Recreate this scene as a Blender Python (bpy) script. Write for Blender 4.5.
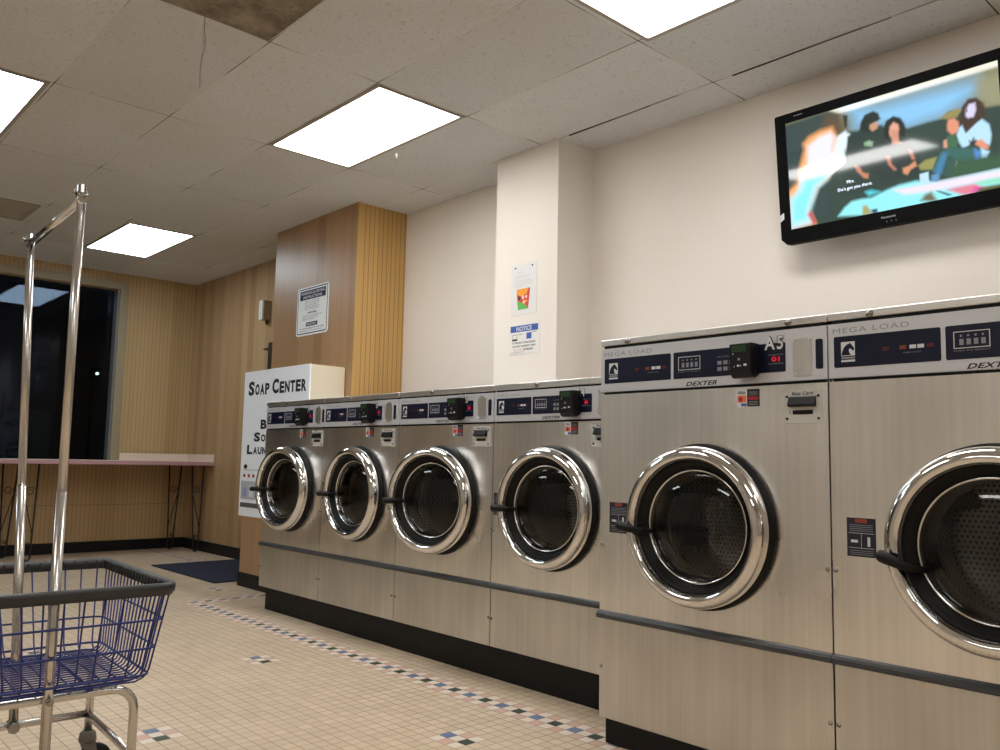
import bpy, bmesh, math, random
import numpy as np
from mathutils import Vector, Matrix
random.seed(7)
for o in list(bpy.data.objects): bpy.data.objects.remove(o)
SC = bpy.context.scene; COL = SC.collection
PI = math.pi
# ------------------------------------------------------------ camera, world, exposure
cd = bpy.data.cameras.new('camera'); cam = bpy.data.objects.new('camera', cd); COL.objects.link(cam)
cd.sensor_fit = 'HORIZONTAL'; cd.sensor_width = 36.0; cd.lens = 842.736*36.0/1000.0
cd.clip_start = 0.05; cd.clip_end = 200
_F = Vector((0.67086241, 0.73468237, 0.10092298)); _R = Vector((0.73695106, -0.67565568, 0.01981261))
_U = Vector((-0.08274516, -0.06108376, 0.99469695))
cam.matrix_world = Matrix(((_R.x, _U.x, -_F.x, 0), (_R.y, _U.y, -_F.y, 0), (_R.z, _U.z, -_F.z, 1.0392), (0, 0, 0, 1)))
SC.camera = cam
W = bpy.data.worlds.new('night'); SC.world = W; W.use_nodes = True
W.node_tree.nodes['Background'].inputs[0].default_value = (0.003, 0.0032, 0.004, 1)
W.node_tree.nodes['Background'].inputs[1].default_value = 1.0
SC.view_settings.view_transform = 'Standard'; SC.view_settings.look = 'None'
SC.view_settings.exposure = 0.2; SC.view_settings.gamma = 1.0
SC.view_settings.use_curve_mapping = False
PANEL = 11.0   # ceiling light panels

# ------------------------------------------------------------ helpers: materials
def s2l(c): return tuple(((v/255)/12.92 if v/255 <= 0.04045 else ((v/255+0.055)/1.055)**2.4) for v in c)
MATS = {}
def mat(name, rgb=None, rough=0.5, metal=0.0, spec=0.5, lin=None, emit=None, estr=0.0, coat=0.0, aniso=0.0):
    if name in MATS: return MATS[name]
    m = bpy.data.materials.new(name); m.use_nodes = True; MATS[name] = m
    b = m.node_tree.nodes['Principled BSDF']
    c = lin if lin else s2l(rgb)
    b.inputs['Base Color'].default_value = (*c, 1); b.inputs['Roughness'].default_value = rough
    b.inputs['Metallic'].default_value = metal; b.inputs['Specular IOR Level'].default_value = spec
    b.inputs['Coat Weight'].default_value = coat; b.inputs['Anisotropic'].default_value = aniso
    if emit: b.inputs['Emission Color'].default_value = (*s2l(emit), 1); b.inputs['Emission Strength'].default_value = estr
    # faint wear in the gloss so that no surface is perfectly even
    if rough > 0.04:
        nt = m.node_tree; n = nt.nodes.new('ShaderNodeTexNoise'); n.inputs['Scale'].default_value = 14
        tc = nt.nodes.new('ShaderNodeTexCoord'); nt.links.new(tc.outputs['Object'], n.inputs['Vector'])
        r = nt.nodes.new('ShaderNodeMapRange'); r.inputs['To Min'].default_value = rough*0.85; r.inputs['To Max'].default_value = min(1, rough*1.15)
        nt.links.new(n.outputs['Fac'], r.inputs['Value']); nt.links.new(r.outputs['Result'], b.inputs['Roughness'])
    return m
class NT:
    """tiny node-building helper: values are sockets or floats"""
    def __init__(s, name):
        s.m = bpy.data.materials.new(name); s.m.use_nodes = True; MATS[name] = s.m
        s.t = s.m.node_tree; s.b = s.t.nodes['Principled BSDF']
    def n(s, typ): return s.t.nodes.new(typ)
    def put(s, v, sock):
        if hasattr(v, 'is_linked') or isinstance(v, bpy.types.NodeSocket): s.t.links.new(v, sock)
        else: sock.default_value = v
    def m_(s, op, a, b=0.0, c=0.0):
        k = s.n('ShaderNodeMath'); k.operation = op
        s.put(a, k.inputs[0]); s.put(b, k.inputs[1]); s.put(c, k.inputs[2]); return k.outputs[0]
    def pos(s, kind='geo'):
        if kind == 'geo': g = s.n('ShaderNodeNewGeometry').outputs['Position']
        else: g = s.n('ShaderNodeTexCoord').outputs['Object']
        x = s.n('ShaderNodeSeparateXYZ'); s.t.links.new(g, x.inputs[0]); s.vec = g; return x.outputs
    def comb(s, x, y, z):
        k = s.n('ShaderNodeCombineXYZ'); s.put(x, k.inputs[0]); s.put(y, k.inputs[1]); s.put(z, k.inputs[2]); return k.outputs[0]
    def noise(s, vec, scale, detail=2.0, rough=0.5):
        k = s.n('ShaderNodeTexNoise'); s.put(vec, k.inputs['Vector']); k.inputs['Scale'].default_value = scale
        k.inputs['Detail'].default_value = detail; k.inputs['Roughness'].default_value = rough; return k.outputs['Fac']
    def white(s, vec):
        k = s.n('ShaderNodeTexWhiteNoise'); k.noise_dimensions = '3D'; s.put(vec, k.inputs['Vector']); return k.outputs['Value']
    def rng(s, v, a, b, c, d):
        k = s.n('ShaderNodeMapRange'); s.put(v, k.inputs[0])
        for i, q in enumerate((a, b, c, d)): s.put(q, k.inputs[1+i])
        return k.outputs[0]
    def mix(s, f, a, b):
        k = s.n('ShaderNodeMix'); k.data_type = 'RGBA'; s.put(f, k.inputs['Factor'])
        for v, i in ((a, 6), (b, 7)):
            if isinstance(v, tuple): k.inputs[i].default_value = (*v, 1) if len(v) == 3 else v
            else: s.t.links.new(v, k.inputs[i])
        return k.outputs[2]
    def scalec(s, col, f):
        k = s.n('ShaderNodeVectorMath'); k.operation = 'SCALE'
        if isinstance(col, tuple): k.inputs[0].default_value = col[:3]
        else: s.t.links.new(col, k.inputs[0])
        s.put(f, k.inputs['Scale']); return k.outputs[0]
    def base(s, v): s.t.links.new(v, s.b.inputs['Base Color'])
    def bump(s, h, dist=0.002, st=0.5):
        k = s.n('ShaderNodeBump'); k.inputs['Strength'].default_value = st; k.inputs['Distance'].default_value = dist
        s.t.links.new(h, k.inputs['Height']); s.t.links.new(k.outputs[0], s.b.inputs['Normal'])

# ------------------------------------------------------------ helpers: mesh
class MB:
    def __init__(s): s.bm = bmesh.new(); s.mi = 0
    def face(s, pts, mi=None):
        f = s.bm.faces.new([s.bm.verts.new(p) for p in pts]); f.material_index = s.mi if mi is None else mi; return f
    def box(s, a, b, bev=0.0, mi=None, seg=2):
        (x0, y0, z0), (x1, y1, z1) = a, b
        x0, x1 = min(x0, x1), max(x0, x1); y0, y1 = min(y0, y1), max(y0, y1); z0, z1 = min(z0, z1), max(z0, z1)
        v = [s.bm.verts.new(p) for p in ((x0,y0,z0),(x1,y0,z0),(x1,y1,z0),(x0,y1,z0),(x0,y0,z1),(x1,y0,z1),(x1,y1,z1),(x0,y1,z1))]
        fs = [s.bm.faces.new([v[i] for i in q]) for q in ((3,2,1,0),(4,5,6,7),(0,1,5,4),(1,2,6,5),(2,3,7,6),(3,0,4,7))]
        for f in fs: f.material_index = s.mi if mi is None else mi
        if bev > 0:
            es = list({e for f in fs for e in f.edges})
            r = bmesh.ops.bevel(s.bm, geom=es, offset=bev, segments=seg, affect='EDGES', profile=0.5)
            for f in r['faces']: f.material_index = s.mi if mi is None else mi; f.smooth = True
    def lathe(s, prof, c=(0,0,0), axis='y', seg=64, mi=None, closed=False):
        """prof: list of (r, d); d runs along +axis. smooth"""
        rings = []
        for r, d in prof:
            ring = []
            if r < 1e-6:
                p = {'y': (c[0], c[1]+d, c[2]), 'z': (c[0], c[1], c[2]+d), 'x': (c[0]+d, c[1], c[2])}[axis]
                rings.append([s.bm.verts.new(p)]); continue
            for k in range(seg):
                t = 2*PI*k/seg; a, b = r*math.cos(t), r*math.sin(t)
                p = {'y': (c[0]+a, c[1]+d, c[2]+b), 'z': (c[0]+a, c[1]+b, c[2]+d), 'x': (c[0]+d, c[1]+a, c[2]+b)}[axis]
                ring.append(s.bm.verts.new(p))
            rings.append(ring)
        if closed: rings.append(rings[0])
        for A, B in zip(rings, rings[1:]):
            for k in range(seg):
                k2 = (k+1) % seg
                if len(A) == 1 and len(B) == 1: continue
                if len(A) == 1: q = [A[0], B[k], B[k2]]
                elif len(B) == 1: q = [A[k], B[0], A[k2]]
                else: q = [A[k], B[k], B[k2], A[k2]]
                f = s.bm.faces.new(q); f.smooth = True; f.material_index = s.mi if mi is None else mi
    def tube(s, pts, r, seg=10, mi=None, cap=True, closed=False):
        pts = [Vector(p) for p in pts]; n = len(pts)
        rr = r if isinstance(r, (list, tuple)) else [r]*n
        tang = []
        for i in range(n):
            a = pts[(i-1) % n] if (closed or i > 0) else pts[i]; b = pts[(i+1) % n] if (closed or i < n-1) else pts[i]
            tang.append((b-a).normalized())
        up = Vector((0, 0, 1)) if abs(tang[0].z) < 0.9 else Vector((1, 0, 0))
        u = tang[0].cross(up).normalized(); rings = []
        for i in range(n):
            t = tang[i]; u = (u - t*u.dot(t)).normalized(); v = t.cross(u)
            rings.append([s.bm.verts.new(pts[i] + rr[i]*(math.cos(2*PI*k/seg)*u + math.sin(2*PI*k/seg)*v)) for k in range(seg)])
        prs = list(zip(rings, rings[1:])) + ([(rings[-1], rings[0])] if closed else [])
        for A, B in prs:
            for k in range(seg):
                k2 = (k+1) % seg
                f = s.bm.faces.new([A[k], A[k2], B[k2], B[k]]); f.smooth = True; f.material_index = s.mi if mi is None else mi
        if cap and not closed:
            for rg in (rings[0][::-1], rings[-1]):
                f = s.bm.faces.new(rg); f.material_index = s.mi if mi is None else mi
    def prism(s, poly, y0, y1, mi=None):
        """poly of (x,z) extruded from y0 to y1"""
        A = [s.bm.verts.new((x, y0, z)) for x, z in poly]; B = [s.bm.verts.new((x, y1, z)) for x, z in poly]
        fs = [s.bm.faces.new(A), s.bm.faces.new(B[::-1])]
        n = len(poly)
        for k in range(n): fs.append(s.bm.faces.new([A[k], B[k], B[(k+1) % n], A[(k+1) % n]]))
        for f in fs: f.material_index = s.mi if mi is None else mi
    def rrect(s, x0, x1, z0, z1, y0, y1, r, mi=None, seg=4):
        P = []
        for cx, cz, a in ((x1-r, z1-r, 0), (x0+r, z1-r, 90), (x0+r, z0+r, 180), (x1-r, z0+r, 270)):
            for k in range(seg+1):
                t = math.radians(a + 90*k/seg); P.append((cx+r*math.cos(t), cz+r*math.sin(t)))
        s.prism(P, y0, y1, mi)
    def build(s, name, mats, parent=None, loc=None):
        bmesh.ops.recalc_face_normals(s.bm, faces=s.bm.faces)
        me = bpy.data.meshes.new(name); s.bm.to_mesh(me); s.bm.free()
        if not isinstance(mats, (list, tuple)): mats = [mats]
        for m in mats: me.materials.append(m)
        o = bpy.data.objects.new(name, me); COL.objects.link(o)
        if parent is not None: o.parent = parent
        if loc is not None: o.location = loc
        return o
def tag(o, label=None, cat=None, group=None, kind=None):
    if label: o['label'] = label
    if cat: o['category'] = cat
    if group: o['group'] = group
    if kind: o['kind'] = kind
    return o
def empty(name, loc, rz=0.0):
    o = bpy.data.objects.new(name, None); COL.objects.link(o); o.location = loc; o.rotation_euler = (0, 0, rz)
    o.empty_display_size = 0.1; return o
def struct(o): o['kind'] = 'structure'; return o
_tx = {}
def text_mesh(s, bold=0.0, shear=0.0, space=1.0):
    key = (s, bold, shear, space)
    if key in _tx: return _tx[key]
    c = bpy.data.curves.new('t', 'FONT'); c.body = s; c.size = 1; c.offset = bold; c.shear = shear; c.space_character = space
    c.align_x = 'LEFT'; c.resolution_u = 3; c.extrude = 0.0
    o = bpy.data.objects.new('t', c); COL.objects.link(o)
    dg = bpy.context.evaluated_depsgraph_get(); dg.update()
    me = bpy.data.meshes.new_from_object(o.evaluated_get(dg))
    vs = np.array([v.co[:2] for v in me.vertices]); fs = [tuple(p.vertices) for p in me.polygons]
    bpy.data.objects.remove(o); bpy.data.curves.remove(c); bpy.data.meshes.remove(me)
    vs -= vs.min(0); vs /= np.maximum(vs.max(0), 1e-6); _tx[key] = (vs, fs); return _tx[key]
def put_text(mb, s, x0, x1, z0, z1, y, mi=None, bold=0.0, shear=0.0, space=1.0):
    """text laid on the plane y (facing -y), fitted to the box"""
    vs, fs = text_mesh(s, bold, shear, space)
    V = [mb.bm.verts.new((x0+(x1-x0)*a, y, z0+(z1-z0)*b)) for a, b in vs]
    for f in fs:
        try: q = mb.bm.faces.new([V[i] for i in f]); q.material_index = mb.mi if mi is None else mi
        except ValueError: pass
# ------------------------------------------------------------ materials
def steel_mat(name, base, rough, dirt_sheen=0.25, tint=(0.84, 0.82, 0.79)):
    k = NT(name); o = k.pos('obj')
    streak = k.noise(k.comb(k.m_('MULTIPLY', o[0], 60.0), k.m_('MULTIPLY', o[1], 60.0), k.m_('MULTIPLY', o[2], 1.2)), 1.0, 1, 0.4)
    fine = k.noise(k.comb(k.m_('MULTIPLY', o[0], 420.0), k.m_('MULTIPLY', o[1], 420.0), k.m_('MULTIPLY', o[2], 6.0)), 1.0, 2, 0.5)
    big = k.noise(k.comb(k.m_('MULTIPLY', o[0], 5.0), o[1], k.m_('MULTIPLY', o[2], 2.2)), 1.0, 1, 0.4)
    v = k.m_('ADD', k.rng(streak, 0.0, 1.0, 1-dirt_sheen*0.35, 1+dirt_sheen*0.3), k.rng(fine, 0.25, 0.75, -0.02, 0.02))
    v = k.m_('MULTIPLY', v, k.rng(big, 0.0, 1.0, 1-dirt_sheen*1.0, 1.0+dirt_sheen*0.6))
    c = k.scalec(tuple(base*t for t in tint), v); k.base(c)
    k.b.inputs['Metallic'].default_value = 1.0
    k.t.links.new(k.rng(big, 0.0, 1.0, rough*0.75, rough*1.25), k.b.inputs['Roughness'])
    k.b.inputs['Anisotropic'].default_value = 0.15
    # wavy sheet's soft mirrored patches are painted into the colour by big; wave unused
    wave = k.noise(k.comb(k.m_('MULTIPLY', o[0], 4.5), o[1], k.m_('MULTIPLY', o[2], 1.3)), 1.0, 0, 0.5)
    return k.m
STEEL = steel_mat('brushed_stainless', 1.08, 0.30, 0.26)
STEEL_LOW = steel_mat('stainless_low_shaded', 0.76, 0.32, 0.30)  # same steel; the dimmer reflection near the floor is painted in as darker colour
STEEL_TOP = steel_mat('brushed_stainless_strip', 0.95, 0.34, 0.12)
CHROME = mat('chrome', lin=(0.72, 0.71, 0.70), rough=0.07, metal=1.0)
CHROME_W = mat('worn_chrome', lin=(0.60, 0.57, 0.54), rough=0.24, metal=1.0)
DKSTEEL = mat('dark_steel_sleeve', lin=(0.42, 0.42, 0.41), rough=0.2, metal=1.0)
ALU = mat('control_aluminium', rgb=(206, 207, 212), rough=0.42, metal=0.35)
NAVY = mat('navy_panel', rgb=(15, 21, 46), rough=0.3, spec=0.35)
BLACKP = mat('black_plastic', rgb=(11, 11, 12), rough=0.45, spec=0.3)
BLACKR = mat('black_rubber', rgb=(9, 9, 9), rough=0.5, spec=0.25)
BLACKM = mat('black_base_paint', rgb=(9, 9, 10), rough=0.5, spec=0.25)
GREYBUMP = mat('grey_bumper', rgb=(58, 60, 64), rough=0.38)
INK = mat('ink_black', rgb=(14, 14, 18), rough=0.6)
WHITEP = mat('white_print', rgb=(214, 217, 220), rough=0.5)
GREYINK = mat('grey_print', rgb=(140, 142, 148), rough=0.5)
REDINK = mat('red_print', rgb=(170, 30, 34), rough=0.5)
ORANGE = mat('orange_print', rgb=(226, 120, 84), rough=0.5)
DKRED = mat('dark_red_print', rgb=(70, 22, 24), rough=0.5)
BLUEINK = mat('blue_print', rgb=(60, 92, 168), rough=0.5)
DIM_RED = mat('red_button', rgb=(84, 20, 26), rough=0.4)
DIM_OR = mat('orange_button', rgb=(128, 62, 28), rough=0.4)
LED = mat('red_digits', rgb=(60, 0, 4), rough=0.4, emit=(255, 30, 60), estr=0.55)
LCDG = mat('green_lcd', rgb=(22, 52, 28), rough=0.3, emit=(40, 120, 50), estr=0.03)
SCREW = mat('screw_steel', lin=(0.30, 0.29, 0.28), rough=0.22, metal=1.0)
PLATE = mat('card_plate', rgb=(196, 194, 190), rough=0.45)
WHITE_EN = mat('white_enamel', rgb=(244, 249, 255), rough=0.35)
CREAM = mat('cream_enamel', rgb=(228, 218, 194), rough=0.4)
PAINT_TRIM = mat('tan_window_trim', rgb=(150, 138, 112), rough=0.5)
SILVER_TRIM = mat('aluminium_jamb', rgb=(128, 130, 130), rough=0.4, metal=0.3)
PINK = mat('pink_laminate_edge', rgb=(182, 140, 144), rough=0.4)
PEACH = mat('peach_laminate', rgb=(226, 206, 188), rough=0.45)
IRON = mat('wrought_iron', rgb=(18, 15, 15), rough=0.5)
BASEB = mat('black_cove_base', rgb=(15, 14, 16), rough=0.5, spec=0.3)
BLUEWIRE = mat('blue_coated_wire', rgb=(20, 36, 108), rough=0.35)
GREYPL = mat('grey_plastic_rim', rgb=(42, 43, 44), rough=0.4)
CASTER = mat('caster_rubber', rgb=(104, 98, 90), rough=0.6)
DKBROWN = mat('dark_brown_metal', rgb=(48, 32, 22), rough=0.5)
OFFW = mat('offwhite_plastic', rgb=(214, 212, 206), rough=0.45)
TVB = mat('gloss_black_bezel', rgb=(7, 7, 8), rough=0.6, spec=0.08)

def glass_mat(name, tint, ior=1.45, extra=0.0, gt=(1, 1, 1)):
    m = bpy.data.materials.new(name); m.use_nodes = True; MATS[name] = m; t = m.node_tree
    t.nodes.remove(t.nodes['Principled BSDF']); out = t.nodes['Material Output']
    tr = t.nodes.new('ShaderNodeBsdfTransparent'); tr.inputs[0].default_value = (*tint, 1)
    gl = t.nodes.new('ShaderNodeBsdfGlossy'); gl.inputs['Roughness'].default_value = 0.02; gl.inputs[0].default_value = (*gt, 1)
    fr = t.nodes.new('ShaderNodeFresnel'); fr.inputs['IOR'].default_value = ior
    ad = t.nodes.new('ShaderNodeMath'); ad.operation = 'ADD'; ad.inputs[1].default_value = extra; t.links.new(fr.outputs[0], ad.inputs[0])
    mx = t.nodes.new('ShaderNodeMixShader'); t.links.new(ad.outputs[0], mx.inputs[0]); t.links.new(tr.outputs[0], mx.inputs[1]); t.links.new(gl.outputs[0], mx.inputs[2])
    t.links.new(mx.outputs[0], out.inputs['Surface']); return m
DOORGLASS = glass_mat('door_glass', (0.55, 0.56, 0.55), 1.45, 0.0)
WINGLASS = glass_mat('window_glass', (0.5, 0.52, 0.55), 1.45, 0.0, (0.38, 0.46, 0.58))

def drum_mat():
    k = NT('perforated_drum'); o = k.pos('obj')
    def cell(v, s): return k.m_('SUBTRACT', k.m_('FRACT', k.m_('MULTIPLY', v, s)), 0.5)
    row = k.m_('FLOOR', k.m_('MULTIPLY', o[2], 62.0))
    xo = k.m_('ADD', k.m_('MULTIPLY', o[0], 62.0), k.m_('MULTIPLY', k.m_('MODULO', row, 2.0), 0.5))
    cx = k.m_('SUBTRACT', k.m_('FRACT', xo), 0.5); cz = cell(o[2], 62.0)
    d = k.m_('SQRT', k.m_('ADD', k.m_('MULTIPLY', cx, cx), k.m_('MULTIPLY', cz, cz)))
    tcn = k.n('ShaderNodeTexCoord'); sn = k.n('ShaderNodeSeparateXYZ'); k.t.links.new(tcn.outputs['Normal'], sn.inputs[0])
    back = k.m_('GREATER_THAN', k.m_('ABSOLUTE', sn.outputs[1]), 0.6)
    ang = k.m_('MULTIPLY', k.m_('ARCTAN2', k.m_('SUBTRACT', o[2], 0.828), o[0]), 0.25*62)
    rw = k.m_('FLOOR', k.m_('MULTIPLY', o[1], 62.0)); sx_ = k.m_('SUBTRACT', k.m_('FRACT', k.m_('ADD', ang, k.m_('MULTIPLY', k.m_('MODULO', rw, 2.0), 0.5))), 0.5); sy_ = cell(o[1], 62.0)
    d2 = k.m_('SQRT', k.m_('ADD', k.m_('MULTIPLY', sx_, sx_), k.m_('MULTIPLY', sy_, sy_)))
    d = k.m_('ADD', k.m_('MULTIPLY', d, back), k.m_('MULTIPLY', d2, k.m_('SUBTRACT', 1.0, back)))
    hole = k.rng(d, 0.24, 0.30, 1.0, 0.0)
    k.base(k.mix(hole, (0.27, 0.265, 0.25), (0.012, 0.012, 0.012)))
    k.b.inputs['Metallic'].default_value = 0.9; k.b.inputs['Roughness'].default_value = 0.38
    k.bump(k.m_('SUBTRACT', 1.0, hole), 0.002, 0.5); return k.m
DRUM = drum_mat()

def wood_mat(name, axis, c1, c2, groove, pitch=0.0417, seam=None, rough=0.38, dark=0.45):
    """tongue-and-groove printed panelling, grooves run vertically"""
    k = NT(name); p = k.pos(); u = p[axis]
    q = k.m_('DIVIDE', u, pitch); fr = k.m_('FRACT', q)
    e = k.m_('MINIMUM', fr, k.m_('SUBTRACT', 1.0, fr))
    g = k.rng(e, 0.03, 0.09, 1.0, 0.0)
    wide = k.white(k.comb(k.m_('FLOOR', k.m_('DIVIDE', q, 3.0)), 3.3, 1.7))
    grain = k.noise(k.comb(k.m_('MULTIPLY', u, 70.0), 0.0, k.m_('MULTIPLY', p[2], 1.6)), 1.0, 3, 0.6)
    grain2 = k.noise(k.comb(k.m_('MULTIPLY', u, 9.0), 2.0, k.m_('MULTIPLY', p[2], 0.7)), 1.0, 2, 0.5)
    f = k.m_('ADD', k.m_('MULTIPLY', wide, 0.45), k.m_('ADD', k.m_('MULTIPLY', grain, 0.35), k.m_('MULTIPLY', grain2, 0.35)))
    c = k.mix(k.rng(f, 0.3, 0.9, 0.0, 1.0), c1, c2)
    if seam:
        s = k.rng(k.m_('ABSOLUTE', k.m_('SUBTRACT', p[2], seam)), 0.002, 0.005, 1.0, 0.0)
        g = k.m_('MAXIMUM', g, s)
    c = k.mix(k.m_('MULTIPLY', g, dark), c, groove); k.base(c)
    k.b.inputs['Roughness'].default_value = rough
    k.bump(k.m_('SUBTRACT', 1.0, g), 0.002, 0.5); return k.m
WOOD_FAR = wood_mat('wood_panel_far', 0, s2l((174, 144, 100)), s2l((194, 166, 122)), s2l((92, 66, 36)), seam=0.49, dark=0.55)
WOOD_SIDE = wood_mat('wood_panel_side', 1, s2l((160, 128, 92)), s2l((188, 157, 118)), s2l((120, 90, 60)), seam=0.48, dark=0.35)
WOOD_BLK = wood_mat('wood_panel_closet', 1, s2l((158, 122, 86)), s2l((186, 150, 112)), s2l((104, 76, 52)), dark=0.45)
WOOD_END_LIT = wood_mat('wood_panel_end_lit', 0, s2l((190, 150, 88)), s2l((206, 166, 102)), s2l((96, 64, 26)), dark=0.8)  # closet wood again, with the golden cast of its lit face put into the colour

def wall_mat():
    k = NT('painted_plaster'); k.pos()
    a = k.noise(k.vec, 1.2, 3); b = k.noise(k.vec, 60.0, 2)
    c = k.mix(k.rng(a, 0.3, 0.7, 0, 1), s2l((226, 218, 209)), s2l((232, 225, 217)))
    spot = k.rng(k.noise(k.vec, 7.0, 3, 0.7), 0.72, 0.76, 0.0, 0.12)
    k.base(k.mix(spot, c, s2l((150, 130, 110)))); k.b.inputs['Roughness'].default_value = 0.55
    k.bump(b, 0.001, 0.15); return k.m
WALL = wall_mat()

def ceil_mat():
    k = NT('acoustic_tile'); p = k.pos()
    u = k.m_('DIVIDE', k.m_('SUBTRACT', p[0], 3.588), 0.6135); v = k.m_('DIVIDE', k.m_('SUBTRACT', p[1], 4.81), 1.23)
    fu = k.m_('FRACT', u); fv = k.m_('FRACT', v)
    eu = k.m_('MULTIPLY', k.m_('MINIMUM', fu, k.m_('SUBTRACT', 1.0, fu)), 0.6135)
    ev = k.m_('MULTIPLY', k.m_('MINIMUM', fv, k.m_('SUBTRACT', 1.0, fv)), 1.23)
    vary = k.noise(k.vec, 1.7, 2)
    # gaps open most near the tile corners
    nearc = k.rng(k.m_('MAXIMUM', eu, ev), 0.02, 0.20, 1.0, 0.0)
    op = k.m_('MAXIMUM', k.m_('MULTIPLY', k.m_('MULTIPLY', k.m_('GREATER_THAN', p[0], 3.45), k.m_('LESS_THAN', p[1], 3.9)), k.rng(k.noise(k.vec, 2.3, 1), 0.40, 0.55, 0.35, 1.0)), k.m_('MAXIMUM', k.rng(vary, 0.50, 0.62, 0.0, 0.8), k.m_('MULTIPLY', nearc, 0.9)))
    wline = k.m_('ADD', 0.0045, k.m_('MULTIPLY', k.m_('MULTIPLY', k.m_('GREATER_THAN', p[0], 3.45), k.m_('LESS_THAN', p[1], 3.9)), k.rng(k.noise(k.vec, 1.9, 1), 0.45, 0.6, 0.0, 0.007)))
    seam = k.m_('MULTIPLY', k.rng(k.m_('MINIMUM', eu, ev), k.m_('MULTIPLY', wline, 0.4), wline, 1.0, 0.0), k.m_('MAXIMUM', op, 0.09))
    rail = k.rng(k.m_('MINIMUM', eu, ev), 0.011, 0.013, 1.0, 0.0)
    tile = k.white(k.comb(k.m_('FLOOR', u), k.m_('FLOOR', v), 0.5))
    base = k.mix(tile, s2l((198, 199, 199)), s2l((208, 209, 209)))
    n = k.noise(k.vec, 55.0, 4, 0.75); pits = k.rng(n, 0.58, 0.66, 0.0, 0.6)
    base = k.mix(pits, base, s2l((140, 126, 108)))
    base = k.mix(k.rng(k.noise(k.vec, 0.9, 3, 0.6), 0.35, 0.75, 0.0, 0.35), base, s2l((186, 176, 162)))
    base = k.mix(k.m_('MULTIPLY', rail, 0.25), base, s2l((214, 206, 192)))
    def between(lo, hi): return k.m_('MULTIPLY', k.m_('GREATER_THAN', p[1], lo), k.m_('LESS_THAN', p[1], hi))
    gapw = k.rng(k.noise(k.vec, 1.3, 0), 0.3, 0.7, 0.004, 0.010)      # tiles that have slipped along the wall side
    slip = k.m_('MULTIPLY', k.m_('LESS_THAN', k.m_('ABSOLUTE', k.m_('SUBTRACT', p[0], 3.592)), gapw), k.m_('MAXIMUM', between(2.75, 3.36), between(1.45, 2.24)))
    seam = k.m_('MAXIMUM', seam, slip)
    base = k.mix(seam, base, s2l((46, 36, 28))); k.base(base)
    k.b.inputs['Roughness'].default_value = 0.85
    k.bump(k.m_('SUBTRACT', n, seam), 0.003, 0.4); return k.m
CEIL = ceil_mat()

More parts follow.
